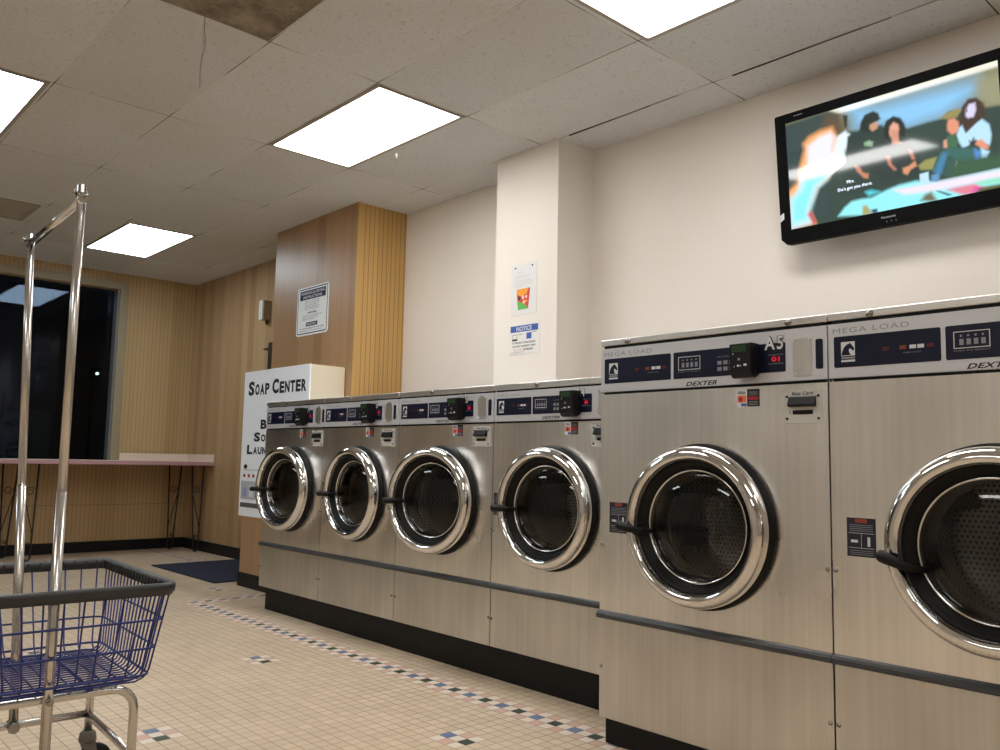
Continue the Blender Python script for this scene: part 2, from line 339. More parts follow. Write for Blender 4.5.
def floor_mat():
    P = 0.05264; XC = 2.5337; YG = 4.5114        # green/blue centre line of the border; centre of one green tile
    k = NT('mosaic_floor'); p = k.pos()
    i = k.m_('FLOOR', k.m_('ADD', k.m_('DIVIDE', k.m_('SUBTRACT', p[0], XC), P), 0.5))
    jr = k.m_('ADD', k.m_('DIVIDE', k.m_('SUBTRACT', p[1], YG), P), 0.5); j = k.m_('FLOOR', jr)
    fx = k.m_('FRACT', k.m_('ADD', k.m_('DIVIDE', k.m_('SUBTRACT', p[0], XC), P), 0.5)); fy = k.m_('FRACT', jr)
    ex = k.m_('MINIMUM', fx, k.m_('SUBTRACT', 1.0, fx)); ey = k.m_('MINIMUM', fy, k.m_('SUBTRACT', 1.0, fy))
    wob = k.rng(k.noise(k.vec, 3.0, 3), 0.3, 0.7, 0.6, 1.0)
    grout = k.m_('MULTIPLY', k.rng(k.m_('MINIMUM', ex, ey), 0.025, 0.06, 1.0, 0.0), wob)
    w = k.white(k.comb(i, j, 0.0))
    dirt_sheen = k.noise(k.vec, 1.1, 4, 0.6)
    c = k.mix(w, s2l((204, 183, 155)), s2l((216, 195, 168)))
    c = k.mix(k.rng(dirt_sheen, 0.42, 0.75, 0.0, 0.4), c, s2l((180, 160, 134)))
    WH, PK, BL, GR = s2l((224, 210, 194)), s2l((208, 170, 152)), s2l((102, 120, 152)), s2l((52, 66, 52))
    def eq(a, b): return k.m_('COMPARE', a, b, 0.1)
    def band(a, lo, hi): return k.m_('MULTIPLY', k.m_('GREATER_THAN', a, lo-0.5), k.m_('LESS_THAN', a, hi+0.5))
    def pattern(c, along, across, mask):
        """three-tile wide strip: centre G W B W, sides W P"""
        odd = k.m_('GREATER_THAN', k.m_('FLOORED_MODULO', along, 2.0), 0.5) if False else k.m_('MODULO', k.m_('ADD', along, 4000.0), 2.0)
        m4 = k.m_('MODULO', k.m_('ADD', along, 4000.0), 4.0)
        cen = k.m_('MULTIPLY', eq(across, 0.0), mask); side = k.m_('MULTIPLY', eq(k.m_('ABSOLUTE', across), 1.0), mask)
        c = k.mix(cen, c, WH); c = k.mix(k.m_('MULTIPLY', cen, eq(m4, 0.0)), c, GR); c = k.mix(k.m_('MULTIPLY', cen, eq(m4, 2.0)), c, BL)
        c = k.mix(side, c, WH); c = k.mix(k.m_('MULTIPLY', side, eq(odd, 1.0)), c, PK); return c
    jend = round((5.874-YG)/P)
    c = pattern(c, j, i, k.m_('LESS_THAN', j, jend+0.5))
    # border turning towards the wall beyond the washers, and one beyond the mat
    c = pattern(c, k.m_('ADD', i, 2.0), k.m_('SUBTRACT', j, float(jend+1)), k.m_('GREATER_THAN', i, -0.5))
    i2 = round((3.50-XC)/P)
    c = pattern(c, j, k.m_('SUBTRACT', i, float(i2)), k.m_('GREATER_THAN', j, round((8.2-YG)/P)))
    # small three-by-three accents
    for (gx, gy) in ((2.107, 2.450), (1.289, 3.185), (2.107, 4.030), (2.886, 6.43-0.1), (1.289, 4.93), (0.45, 3.185), (0.45, 1.45), (1.289, 1.45), (2.107, 0.8)):
        gi = round((gx-XC)/P); gj = round((gy-YG)/P)
        a = k.m_('SUBTRACT', j, float(gj)); b = k.m_('SUBTRACT', i, float(gi))
        c = pattern(c, a, b, band(a, 0, 2))
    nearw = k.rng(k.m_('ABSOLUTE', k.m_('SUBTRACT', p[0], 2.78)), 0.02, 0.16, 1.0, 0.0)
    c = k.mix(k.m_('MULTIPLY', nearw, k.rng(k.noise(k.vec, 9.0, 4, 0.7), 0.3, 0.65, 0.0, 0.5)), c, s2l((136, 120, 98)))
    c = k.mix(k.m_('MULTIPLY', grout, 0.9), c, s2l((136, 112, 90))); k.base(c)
    k.t.links.new(k.rng(dirt_sheen, 0.3, 0.7, 0.34, 0.5), k.b.inputs['Roughness'])
    k.bump(k.m_('SUBTRACT', 1.0, grout), 0.0012, 0.4); return k.m
FLOOR = floor_mat()

def stain_mat():
    k = NT('water_stained_tile'); k.pos()
    a = k.noise(k.vec, 5.0, 5, 0.7); b = k.noise(k.vec, 26.0, 4, 0.7)
    c = k.mix(k.rng(a, 0.35, 0.65, 0, 1), s2l((104, 92, 74)), s2l((154, 142, 122)))
    c = k.mix(k.rng(b, 0.5, 0.7, 0, 0.4), c, s2l((58, 46, 34))); k.base(c); k.b.inputs['Roughness'].default_value = 0.9; return k.m
STAIN = stain_mat()
def mat_fibre():
    k = NT('navy_carpet'); k.pos(); a = k.noise(k.vec, 160.0, 2)
    k.base(k.mix(a, s2l((20, 24, 44)), s2l((34, 40, 66)))); k.b.inputs['Roughness'].default_value = 0.95; k.bump(a, 0.003, 0.6); return k.m
CARPET = mat_fibre()
def diffuser_mat(nm, colr):
    k = NT(nm); p = k.pos('obj')
    # prismatic lens: a little dimmer towards its rim
    e = k.m_('MINIMUM', k.m_('SUBTRACT', 0.275, k.m_('ABSOLUTE', p[0])), k.m_('SUBTRACT', 0.585, k.m_('ABSOLUTE', p[1])))
    k.b.inputs['Base Color'].default_value = (0.8, 0.8, 0.8, 1)
    k.b.inputs['Emission Color'].default_value = (*colr, 1)
    k.t.links.new(k.m_('MULTIPLY', k.rng(e, 0.0, 0.05, 0.75, 1.0), PANEL), k.b.inputs['Emission Strength']); return k.m
DIFF = diffuser_mat('light_diffuser', (1.0, 0.985, 0.955))
DIFF_COOL = diffuser_mat('light_diffuser_cool', (0.80, 0.92, 1.0))
# ------------------------------------------------------------ room shell
H = 2.994; XW = 3.892; YF = 9.508; XL = -3.2; YB = -4.2; T = 0.12
def slab(name, a, b, m):
    mb = MB(); mb.box(a, b); return struct(mb.build(name, m))
slab('floor', (XL-T, YB-T, -0.1), (XW+T, YF+T, 0.0), FLOOR)
# ceiling with openings filled by the fixtures
slab('ceiling', (XL-T, YB-T, H), (XW+T, YF+T, H+0.1), CEIL)
slab('wall_right', (XW, YB, 0), (XW+T, 5.50, H), WALL)
slab('wall_right', (XW, 5.50, 0), (XW+T, YF+T, H), WOOD_SIDE)
WX0, WX1, WZ0, WZ1 = -0.6, 3.042, 0.93, 2.815
mb = MB(); mb.box((WX1, YF, 0), (XW+T, YF+T, H)); mb.box((XL-T, YF, 0), (WX0, YF+T, H))
mb.box((WX0, YF, 0), (WX1, YF+T, WZ0)); mb.box((WX0, YF, WZ1), (WX1, YF+T, H)); struct(mb.build('wall_far', WOOD_FAR))
BEIGE = mat('beige_wall_paint', rgb=(196, 188, 176), rough=0.6)
slab('wall_left', (XL-T, YB, 0), (XL, YF, H), BEIGE)
slab('wall_back', (XL-T, YB-T, 0), (XW+T, YB, H), BEIGE)
# closet block clad in wood, white pillar
mb = MB(); mb.box((3.434, 5.410, 0), (XW, 6.703, H)); o = mb.build('wall_closet', [WOOD_BLK, WOOD_END_LIT]); struct(o)
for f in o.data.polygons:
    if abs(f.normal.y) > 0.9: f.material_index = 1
mb = MB(); mb.box((3.432, 5.392, 0), (3.452, 5.412, H)); struct(mb.build('trim_closet', WOOD_END_LIT))
slab('wall_pillar', (3.581, 3.433, 0), (XW, 3.985, H), WALL)
for nm, a, b in (('baseboard_far', (XL, YF-0.012, 0), (XW, YF, 0.112)), ('baseboard_right', (XW-0.012, 6.703, 0), (XW, YF-0.012, 0.112))):
    slab(nm, a, b, BASEB)
# window: casing, jamb, glass
mb = MB()
mb.box((WX1, YF-0.018, WZ0), (3.129, YF, 2.9), 0.003); mb.box((WX0-0.117, YF-0.018, WZ0), (WX0, YF, 2.9), 0.003)
mb.box((WX0, YF-0.018, WZ1), (WX1, YF, 2.9), 0.003)
win = struct(mb.build('window_1', PAINT_TRIM))
mb = MB(); mb.box((WX1-0.020, YF+0.005, WZ0), (WX1-0.001, YF+T-0.005, WZ1)); mb.box((WX0, YF+0.005, WZ0), (WX0+0.035, YF+T-0.005, WZ1))
mb.box((WX0+0.035, YF+0.005, WZ0+0.001), (WX1-0.020, YF+T-0.005, WZ0+0.03))
mb.build('window_frame', SILVER_TRIM, win)
mb = MB(); cx = (WX0+WX1)/2; hw = (WX1-WX0)/2-0.021
mb.box((-hw, -0.003, WZ0+0.031), (hw, 0.003, WZ1-0.031)); g = mb.build('window_pane', WINGLASS, win, (cx, YF+0.062, 0))
g.rotation_euler = (math.radians(-1.1), 0, math.radians(1.4))
# outside: dark pavement and a far street lamp
slab('ground', (-20, YF+T, -0.1), (30, 45, -0.02), mat('asphalt', rgb=(36, 36, 38), rough=0.9))
sl = tag(empty('street_lamp', (8.90, 30, -0.10)), 'distant lit street lamp seen as a bright dot through the dark window', 'street lamp')
mb = MB(); mb.lathe([(0.001, 0), (0.14, 0), (0.12, 0.3), (0.06, 0.35), (0.045, 3.95), (0.001, 3.95)], axis='z', seg=12); mb.build('pole', IRON, sl)
mb = MB(); mb.box((-0.1, -0.55, 3.82), (0.1, 0.05, 3.92), 0.02); mb.build('lamp_head', IRON, sl)
mb = MB(); mb.box((-0.045, -0.5, 3.70), (0.045, -0.40, 3.78), 0.03); mb.build('lamp_lens', mat('street_lens', rgb=(255, 255, 255), emit=(225, 255, 245), estr=7), sl)

# ------------------------------------------------------------ ceiling fixtures
def panel(x, y, label):
    DF = DIFF_COOL if y > 5 else DIFF        # the far tubes are cooler
    t = tag(empty('ceiling_light', (x, y, H)), label, 'ceiling light', 'recessed fluorescent ceiling panels')
    fw, fl = 0.300, 0.606
    mb = MB()
    for a, b in (((-fw, -fl, -0.007), (-0.276, fl, 0)), ((0.276, -fl, -0.007), (fw, fl, 0)), ((-0.276, -fl, -0.007), (0.276, -0.586, 0)), ((-0.276, 0.586, -0.007), (0.276, fl, 0))): mb.box(a, b)
    mb.build('light_frame', mat('light_frame_paint', rgb=(150, 142, 132), rough=0.4), t)
    mb = MB(); mb.box((-0.275, -0.585, -0.004), (0.275, 0.585, 0)); mb.build('diffuser', DF, t)
for x, y, l in ((2.668, 4.195, 'lit rectangular ceiling panel in the middle, before the wood-clad closet'),
                (2.668, 7.93, 'farthest lit ceiling panel, near the dark window wall'),
                (2.704, 1.712, 'lit ceiling panel at the top edge, nearest the television'),
                (0.815, 5.425, 'lit ceiling panel cut off by the left edge of the photo'),
                (0.815, 2.965, 'lit ceiling panel overhead behind the cart, mirrored in the television'),
                (0.815, -0.725, 'lit ceiling panel behind the viewer'),
                (2.668, -1.955, 'lit ceiling panel behind the viewer near the washer wall'),
                (-1.65, 1.735, 'lit ceiling panel over the left side of the room'),
                (-1.65, 6.655, 'lit ceiling panel at the far left of the room'),
                (-1.65, -1.955, 'lit ceiling panel in the rear left of the room')): panel(x, y, l)
mb = MB(); mb.box((-0.30, -0.605, -0.006), (0.30, 0.605, 0), 0.002)
tag(mb.build('ceiling_tile', STAIN, None, (1.437, 2.962, H)), 'dark brown water-stained ceiling tile at the top edge of the photo', 'ceiling tile')
v = tag(empty('ceiling_vent', (1.405, 7.64, H)), 'grey square air vent grille in the ceiling beside the garment rack top', 'vent')
VG = mat('vent_grey', rgb=(150, 142, 128), rough=0.6)
mb = MB()
for a, b in (((-0.3, -0.3, -0.008), (-0.26, 0.3, 0)), ((0.26, -0.3, -0.008), (0.3, 0.3, 0)), ((-0.26, -0.3, -0.008), (0.26, -0.26, 0)), ((-0.26, 0.26, -0.008), (0.26, 0.3, 0))): mb.box(a, b)
mb.build('vent_frame', VG, v)
mb = MB()
for k in range(18):
    y = -0.25+k*0.0294; mb.face([(-0.26, y, -0.002), (0.26, y, -0.002), (0.26, y+0.02, -0.009), (-0.26, y+0.02, -0.009)])
mb.build('vent_louvres', mat('vent_louvre', rgb=(150, 142, 128), rough=0.6), v)
mb = MB(); mb.tube([(1.429, 3.575, H-0.002), (1.47, 3.68, H-0.004), (1.521, 3.779, H-0.002), (1.55, 3.86, H-0.003), (1.575, 3.95, H-0.002), (1.631, 4.105, H-0.0025), (1.713, 4.3, H-0.0015)], 0.0012, 5)
tag(mb.build('wire', mat('dark_wire', rgb=(104, 92, 82), rough=0.6)), 'thin dark wire running along the ceiling from the stained tile', 'wire')
mb = MB(); mb.lathe([(0.001, 0), (0.004, 0.002), (0.004, 0.014), (0.011, 0.02), (0.012, 0.032), (0.006, 0.04), (0.001, 0.041)], (0, 0, -0.041), 'z', 12)
tag(mb.build('ceiling_hook', OFFW, None, (3.02, 4.329, H)), 'tiny white hook in the ceiling beside the middle light panel', 'hook')
# ------------------------------------------------------------ washers
def panel_with_hole(mb, x0, x1, z0, z1, cx, cz, r, y, n=64, thick=0.02):
    """front sheet with a round opening; n divisible by 4"""
    out = []
    for k in range(n):
        t = 2*PI*k/n; c, s = math.cos(t), math.sin(t)
        tx = ((x1-cx)/c if c > 1e-9 else (x0-cx)/c if c < -1e-9 else 1e9)
        tz = ((z1-cz)/s if s > 1e-9 else (z0-cz)/s if s < -1e-9 else 1e9)
        q = min(tx, tz); out.append([cx+c*q, cz+s*q, t])
    for X, Z in ((x0, z0), (x0, z1), (x1, z0), (x1, z1)):     # snap nearest samples to the corners
        b = min(out, key=lambda p: (p[0]-X)**2+(p[1]-Z)**2); b[0], b[1] = X, Z
    bm = mb.bm
    O = [bm.verts.new((p[0], y, p[1])) for p in out]; I = [bm.verts.new((cx+r*math.cos(p[2]), y, cz+r*math.sin(p[2]))) for p in out]
    J = [bm.verts.new((v.co.x, y+thick, v.co.z)) for v in I]; O2 = [bm.verts.new((v.co.x, y+thick, v.co.z)) for v in O]
    for k in range(n):
        k2 = (k+1) % n
        bm.faces.new([O[k], O[k2], I[k2], I[k]]); bm.faces.new([I[k], I[k2], J[k2], J[k]]); bm.faces.new([O2[k2], O2[k], O[k], O[k2]])
def horse_logo(mb, x0, x1, z0, z1, y, miw, mib):
    w = x1-x0; h = z1-z0
    mb.box((x0, y-0.0004, z0+h*0.30), (x1, y, z1), mi=miw)
    head = [(0.02, 0.02), (0.10, 0.35), (0.22, 0.62), (0.42, 0.82), (0.60, 0.88), (0.64, 0.98), (0.72, 0.86), (0.84, 0.70), (0.97, 0.46), (0.92, 0.34), (0.82, 0.36), (0.70, 0.50), (0.60, 0.50), (0.56, 0.38), (0.60, 0.20), (0.72, 0.02)]
    V = [mb.bm.verts.new((x0+w*a, y-0.0007, z0+h*(0.32+0.66*b))) for a, b in head]
    f = mb.bm.faces.new(V); f.material_index = mib
    mb.box((x0, y-0.0004, z0+h*0.15), (x1, y, z0+h*0.25), mi=miw+2); mb.box((x0, y-0.0004, z0), (x1, y, z0+h*0.10), mi=miw)
def screw(mb, x, y, z, r=0.006):
    mb.lathe([(r, 0), (r, -0.002), (r*0.6, -0.0045), (0, -0.005)], (x, y, z), 'y', 12)

def make_washer(loc_y_left, X0, w, P, label, number=None, group=None, skipseam=False):
    t = tag(empty('washing_machine', (X0, loc_y_left-w/2, 0), -PI/2), label, 'washing machine', group)
    hw = w/2; U = lambda u: u-hw                    # u measured from the machine's left edge
    D = P['depth']; z0 = P['z0']; zt = P['trim']; zc0, zc1 = P['ctrl']; zs = P['strip']; H1 = P['H']; g = 0.0025
    CX, CZ = 0.0, P['door_z']; R = 0.272
    # cabinet shell (sides, back, top, floor)
    mb = MB(); e = 0.012
    mb.box((-hw+g, 0.02, z0), (-hw+g+e, D, H1-0.03)); mb.box((hw-g-e, 0.02, z0), (hw-g, D, H1-0.03))
    mb.box((-hw+g+e, D-e, z0), (hw-g-e, D, H1-0.03)); mb.box((-hw+g+e, 0.02, z0), (hw-g-e, D-e, z0+e))
    mb.build('cabinet', STEEL, t)
    mb = MB(); mb.box((-hw+0.001, -0.002, zs[0]), (hw-0.001, D, H1), 0.003)
    mb.build('top_cover', STEEL_TOP, t)
    mb = MB(); panel_with_hole(mb, -hw+g, hw-g, zt[1], zc0-0.009, CX, CZ, 0.225, 0.0); mb.build('front_panel', STEEL, t)
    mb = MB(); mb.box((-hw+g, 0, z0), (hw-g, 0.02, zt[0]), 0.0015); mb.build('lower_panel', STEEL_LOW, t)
    # bumper strip
    mb = MB(); a, b = zt
    for (x, ) in ((0,),):
        pr = [(-0.001, a), (-0.016, a+0.003), (-0.019, a+0.010), (-0.019, b-0.012), (-0.012, b-0.004), (-0.001, b)]
        L = [mb.bm.verts.new((-hw+0.001, y, z)) for y, z in pr+[(0.018, b), (0.018, a)]]
        Rv = [mb.bm.verts.new((hw-0.001, y, z)) for y, z in pr+[(0.018, b), (0.018, a)]]
        n = len(L); mb.bm.faces.new(L); mb.bm.faces.new(Rv[::-1])
        for k in range(n): mb.bm.faces.new([L[k], L[(k+1) % n], Rv[(k+1) % n], Rv[k]])
    mb.build('bumper_strip', GREYBUMP, t)
    # gaps seen as dark lines are real recesses backed by a black sub-frame
    mb = MB(); mb.box((-hw+g+e, 0.004, zc0-0.009), (hw-g-e, 0.02, zc0)); mb.box((-hw+g+e, 0.004, zc1-0.001), (hw-g-e, 0.02, zs[0])); mb.build('sub_frame', BLACKM, t)
    # control panel
    mb = MB(); mb.box((-hw+0.002, -0.001, zc0), (hw-0.002, 0.02, zc1), 0.0015); cp = mb.build('control_panel', ALU, t)
    mb = MB(); mb.box((-hw+0.002, -0.003, zc0-0.003), (U(P['dex'][0])-0.012, 0.0, zc0-0.0005)); mb.box((U(P['dex'][1])+0.012, -0.003, zc0-0.003), (hw-0.002, 0.0, zc0-0.0005)); mb.build('panel_bead', BLACKP, cp)
    nz0, nz1 = P['navz']
    for (a, b) in (P['nav1'], P['nav2']):
        mb = MB(); mb.rrect(U(a), U(b), nz0, nz1, -0.0025, -0.0005, 0.005); mb.build('display_panel', NAVY, cp)
    mb = MB(); a, b = P['slim']; mb.rrect(U(a), U(b), nz0+0.001, nz1, -0.0025, -0.0005, 0.006); mb.build('status_window', NAVY, cp)
    mb = MB(); a, b, c, d = P['plate']; mb.rrect(U(a), U(b), c, d, -0.003, -0.0005, 0.004)
    for x in (a+0.006, b-0.006):
        for z in (c+0.006, d-0.006): screw(mb, U(x), -0.003, z, 0.003)
    mb.build('blank_plate', STEEL_TOP, cp)
    # printed graphics on the control panel
    yy = -0.0028; mb = MB()
    lx0, lx1, lz0, lz1 = P['logo']; horse_logo(mb, U(lx0), U(lx1), lz0, lz1, yy, 0, 1); mb.build('horse_logo', [WHITEP, NAVY, GREYINK, DIM_RED, DIM_OR], cp); mb = MB()
    a, b, c, d = P['lcd']; th = 0.0022
    for q in ((a, b, d-th, d), (a, b, c, c+th), (a, a+th, c, d), (b-th, b, c, d)): mb.box((U(q[0]), yy-0.0003, q[2]), (U(q[1]), yy, q[3]), mi=0)
    for k in range(4):
        xx = a+(b-a)*(0.16+0.2*k); mb.box((U(xx), yy-0.0003, c+(d-c)*0.2), (U(xx+(b-a)*0.12), yy, c+(d-c)*0.55), mi=2)
        mb.box((U(xx+0.002), yy-0.0003, c+(d-c)*0.68), (U(xx+(b-a)*0.08), yy, c+(d-c)*0.8), mi=2)
    put_text(mb, 'PUSH TO SELECT', U(a), U(b), c-0.008, c-0.004, yy, 2); mb.build('cycle_display', [WHITEP, NAVY, GREYINK, DIM_RED, DIM_OR], cp); mb = MB()
    a, b, c, d = P['icons']
    for r_ in range(2):
        for q in range(3): mb.box((U(a+(b-a)*q/3), yy-0.0003, c+(d-c)*r_/2), (U(a+(b-a)*(q+0.7)/3), yy, c+(d-c)*(r_+0.6)/2), mi=2)
    put_text(mb, 'CYCLE', U(a), U(b), d+0.003, d+0.008, yy, 2); mb.build('cycle_icons', [WHITEP, NAVY, GREYINK, DIM_RED, DIM_OR], cp); mb = MB()
    s = P['bs']
    for u, m in zip(P['btn'], (3, 4, 0, 0, 3)):
        mb.box((U(u)-s, yy-0.001, P['btnz']-s*0.6), (U(u)+s, yy, P['btnz']+s*0.6), mi=m)
        if u == P['btn'][0]: mb.build('indicator_lamp', [WHITEP, NAVY, GREYINK, DIM_RED, DIM_OR], cp); mb = MB()
    put_text(mb, 'WASH CYCLE', U(P['btn'][1]), U(P['btn'][3]), P['btnz']-0.018, P['btnz']-0.014, yy, 2)
    mb.build('indicator_lamps', [WHITEP, NAVY, GREYINK, DIM_RED, DIM_OR], cp)
    mb = MB(); a, b, c, d = P['load']; put_text(mb, P['loadtext'], U(a), U(b), c, d, -0.0013, 0, bold=0.0, space=1.15); mb.build('load_lettering', GREYINK, cp)
    mb = MB(); a, b = P['dex']; c, d = P['dexz']; put_text(mb, 'DEXTER', U(a), U(b), c, d, -0.0013, 0, bold=0.03, shear=0.35, space=1.08)
    put_text(mb, 'COMMERCIAL', U(a+0.01), U(b-0.01), c-0.006, c-0.003, -0.0013, 0, space=1.6); mb.build('maker_lettering', INK, cp)
    # red digits
    mb = MB(); a, b, c, d = P['led']; put_text(mb, P.get('ledtext', '01'), U(a), U(b), c, d, yy-0.0005, 0, bold=0.03); 
    mb.build('digital_readout', LED, cp)
    mb = MB(); put_text(mb, 'MINUTES', U(a-0.012), U(b+0.012), d+0.004, d+0.008, yy-0.0004, 0); mb.build('readout_caption', GREYINK, cp); mb = MB(); put_text(mb, 'REMAINING', U(a-0.012), U(b+0.012), c-0.009, c-0.005, yy-0.0004, 0); mb.build('readout_caption', GREYINK, cp)
    # card reader box
    a, b, c, d = P['reader']; dp = 0.055
    mb = MB(); pr = [(0.0, c+0.012), (-dp*0.45, c), (-dp*0.7, c+0.002), (-dp, c+0.018), (-dp, d-0.002), (-dp+0.004, d), (0, d)]
    L = [mb.bm.verts.new((U(a), y-0.002, z)) for y, z in pr]; Rv = [mb.bm.verts.new((U(b), y-0.002, z)) for y, z in pr]; n = len(L)
    mb.bm.faces.new(L); mb.bm.faces.new(Rv[::-1])
    for k in range(n): mb.bm.faces.new([L[k], L[(k+1) % n], Rv[(k+1) % n], Rv[k]])
    cr = mb.build('card_reader', BLACKP, t)
    fy = -dp-0.002; w_ = b-a
    mb = MB(); mb.box((U(a+w_*0.1), fy-0.0006, d-0.028), (U(b-w_*0.2), fy, d-0.006)); mb.build('reader_screen', LCDG, cr)
    mb = MB(); zz = c+0.035
    for q, s_ in ((0.2, 0.0025), (0.36, 0.006), (0.52, 0.0025), (0.68, 0.007)): mb.box((U(a+w_*q), fy-0.0006, zz+q*0.004), (U(a+w_*q+s_*1.5), fy, zz+s_+q*0.004), mi=0)
    mb.build('reader_keys', [WHITEP, GREYINK, REDINK], cr); mb = MB()
    mb.box((U(a+w_*0.4), fy-0.0006, zz+0.022), (U(a+w_*0.5), fy, zz+0.030), mi=1); mb.build('reader_keys', [WHITEP, GREYINK, REDINK], cr); mb = MB(); mb.box((U(a+w_*0.15), fy-0.0006, zz+0.043), (U(a+w_*0.19), fy, zz+0.047), mi=0)
    mb.build('reader_keys', [WHITEP, GREYINK, REDINK], cr)
    mb = MB()
    if P.get('redstk'): mb.box((U(a+w_*0.3), fy+0.018, c+0.002), (U(a+w_*0.75), fy+0.02, c+0.0125), mi=2); mb.build('reader_sticker', [WHITEP, GREYINK, REDINK], cr)
    # machine number sticker
    if number:
        a, b, c, d = P['num']; mb = MB()
        put_text(mb, number, U(a)-0.0012, U(b)+0.0012, c-0.0014, d+0.0014, yy-0.0012, 0, bold=0.075, space=1.3)
        put_text(mb, number, U(a), U(b), c, d, yy-0.0018, 1, bold=0.022, space=1.3); mb.build('number_sticker', [INK, WHITEP], t)
    # payment sticker
    a, b, c, d = P['visa']; mb = MB(); m_ = (a+b)/2-0.003; y1 = -0.0006
    mb.box((U(a), y1, c), (U(m_), 0, d), mi=0); mb.box((U(m_), y1, c), (U(b), 0, d), mi=1)
    put_text(mb, 'VISA', U(a+0.005), U(m_-0.005), d-0.016, d-0.006, y1-0.0003, 1, bold=0.03)
    mb.box((U(a+0.004), y1-0.0002, c+0.014), (U(m_-0.003), y1, d-0.020), mi=2)
    mb.lathe([(0.0085, 0), (0, -0.0002)], (U(a+0.016), y1-0.0004, (c+d)/2-0.004), 'y', 16, mi=3)
    mb.box((U(a+0.018), y1-0.0003, c+0.002), (U(m_-0.002), y1, c+0.011), mi=4)
    put_text(mb, 'DEBIT', U(m_+0.006), U(b-0.006), d-0.014, d-0.008, y1-0.0003, 5); put_text(mb, 'CREDIT', U(m_+0.006), U(b-0.006), d-0.022, d-0.016, y1-0.0003, 5)
    mb.box((U(m_+0.005), y1-0.0002, c+0.022), (U(b-0.005), y1, c+0.032), mi=3)
    for q in range(3): mb.box((U(m_+0.006), y1-0.0002, c+0.005+q*0.005), (U(b-0.007), y1, c+0.007+q*0.005), mi=5)
    mb.build('payment_sticker', [WHITEP, mat('dark_sticker', rgb=(30, 18, 20), rough=0.4), ORANGE, REDINK, BLUEINK, GREYINK], t)
    # card slot plate
    a, b, c, d = P['easy']; W_ = b-a; Hh = d-c
    mb = MB(); mb.box((U(a), -0.003, c), (U(b), 0, d), 0.001); ep = mb.build('card_slot_plate', PLATE, t)
    for x in (a+W_*0.09, b-W_*0.1):
        for z in (c+Hh*0.14, d-Hh*0.17): mb = MB(); mb.lathe([(0.0045, 0), (0.0043, -0.002), (0, -0.0025)], (U(x), -0.003, z), 'y', 10); mb.build('plate_screw', BLACKP, ep)
    mb = MB(); x0_, x1_ = U(a+W_*0.16), U(b-W_*0.16); za, zb = c+Hh*0.52, d-Hh*0.19
    pr = [(-0.003, za-0.002), (-0.020, za), (-0.020, za+0.006), (-0.010, zb), (-0.003, zb)]
    L = [mb.bm.verts.new((x0_, y, z)) for y, z in pr]; Rv = [mb.bm.verts.new((x1_, y, z)) for y, z in pr]; n = len(L)
    mb.bm.faces.new(L); mb.bm.faces.new(Rv[::-1])
    for k in range(n): mb.bm.faces.new([L[k], L[(k+1) % n], Rv[(k+1) % n], Rv[k]])
    mb.build('card_slot', BLACKP, ep)
    mb = MB(); V = [mb.bm.verts.new(p) for p in ((x0_+0.018, -0.0165, zb-0.016), (x1_-0.014, -0.0165, zb-0.016), (x1_-0.014, -0.0122, zb-0.006), (x0_+0.018, -0.0122, zb-0.006))]; mb.bm.faces.new(V); mb.build('slot_label', GREYINK, ep)
    mb = MB(); mb.box((U(a+W_*0.24), -0.0045, c+Hh*0.27), (U(b-W_*0.24), -0.003, c+Hh*0.40), 0.0006); mb.box((U(a+W_*0.16), -0.0036, c+Hh*0.28), (U(a+W_*0.175), -0.003, c+Hh*0.4)); mb.build('coin_slot', BLACKM, ep)
    mb = MB(); put_text(mb, 'Easy Card', U(a+W_*0.22), U(b-W_*0.22), d-Hh*0.16, d-Hh*0.03, -0.0035, 0, bold=0.02, shear=0.2); mb.build('plate_lettering', INK, ep)
    # warning label beside the door
    a, b, c, d = P['warn']; mb = MB(); y1 = -0.0006; W_ = b-a; Hh = d-c
    mb.box((U(a), y1, c), (U(b), 0, d), mi=0)
    mb.box((U(a+W_*0.3), y1-0.0002, d-Hh*0.12), (U(b-W_*0.3), y1, d-Hh*0.03), mi=1)
    put_text(mb, 'WARNING', U(a+W_*0.33), U(b-W_*0.33), d-Hh*0.1, d-Hh*0.05, y1-0.0004, 0)
    for q in range(4): mb.box((U(a+W_*0.1), y1-0.0002, d-Hh*(0.19+0.05*q)), (U(b-W_*0.1), y1, d-Hh*(0.175+0.05*q)), mi=3)
    for q in range(3): mb.box((U(a+W_*0.1), y1-0.0002, c+Hh*(0.05+0.05*q)), (U(b-W_*0.1), y1, c+Hh*(0.062+0.05*q)), mi=3)
    mb.box((U(a+W_*0.06), y1-0.0002, c+Hh*0.60), (U(b-W_*0.06), y1, c+Hh*0.61), mi=2); mb.box((U(a+W_*0.06), y1-0.0002, c+Hh*0.22), (U(b-W_*0.06), y1, c+Hh*0.23), mi=2)
    mb.box((U(a+W_*0.495), y1-0.0002, c+Hh*0.22), (U(a+W_*0.505), y1, c+Hh*0.61), mi=2)
    mb.box((U(a+W_*0.14), y1-0.0003, c+Hh*0.36), (U(a+W_*0.38), y1, c+Hh*0.43), mi=2); mb.box((U(a+W_*0.71), y1-0.0003, c+Hh*0.28), (U(a+W_*0.80), y1, c+Hh*0.52), mi=2)
    mb.build('warning_label', [mat('label_navy', rgb=(22, 26, 44), rough=0.4), mat('warn_orange', rgb=(170, 70, 44), rough=0.5), WHITEP, GREYINK], t)
    # screws
    for u, z in P['scr']:
        mb = MB(); screw(mb, U(min(u, w-0.012)), 0.0 if z < zc0 else -0.003, z, 0.007 if z < zc0 else 0.0115); mb.build('screw', SCREW, t)
    # door
    ph = math.radians(P['ajar']); hx, hy = 0.272, -0.018        # hinge on the right; doors stand a little ajar
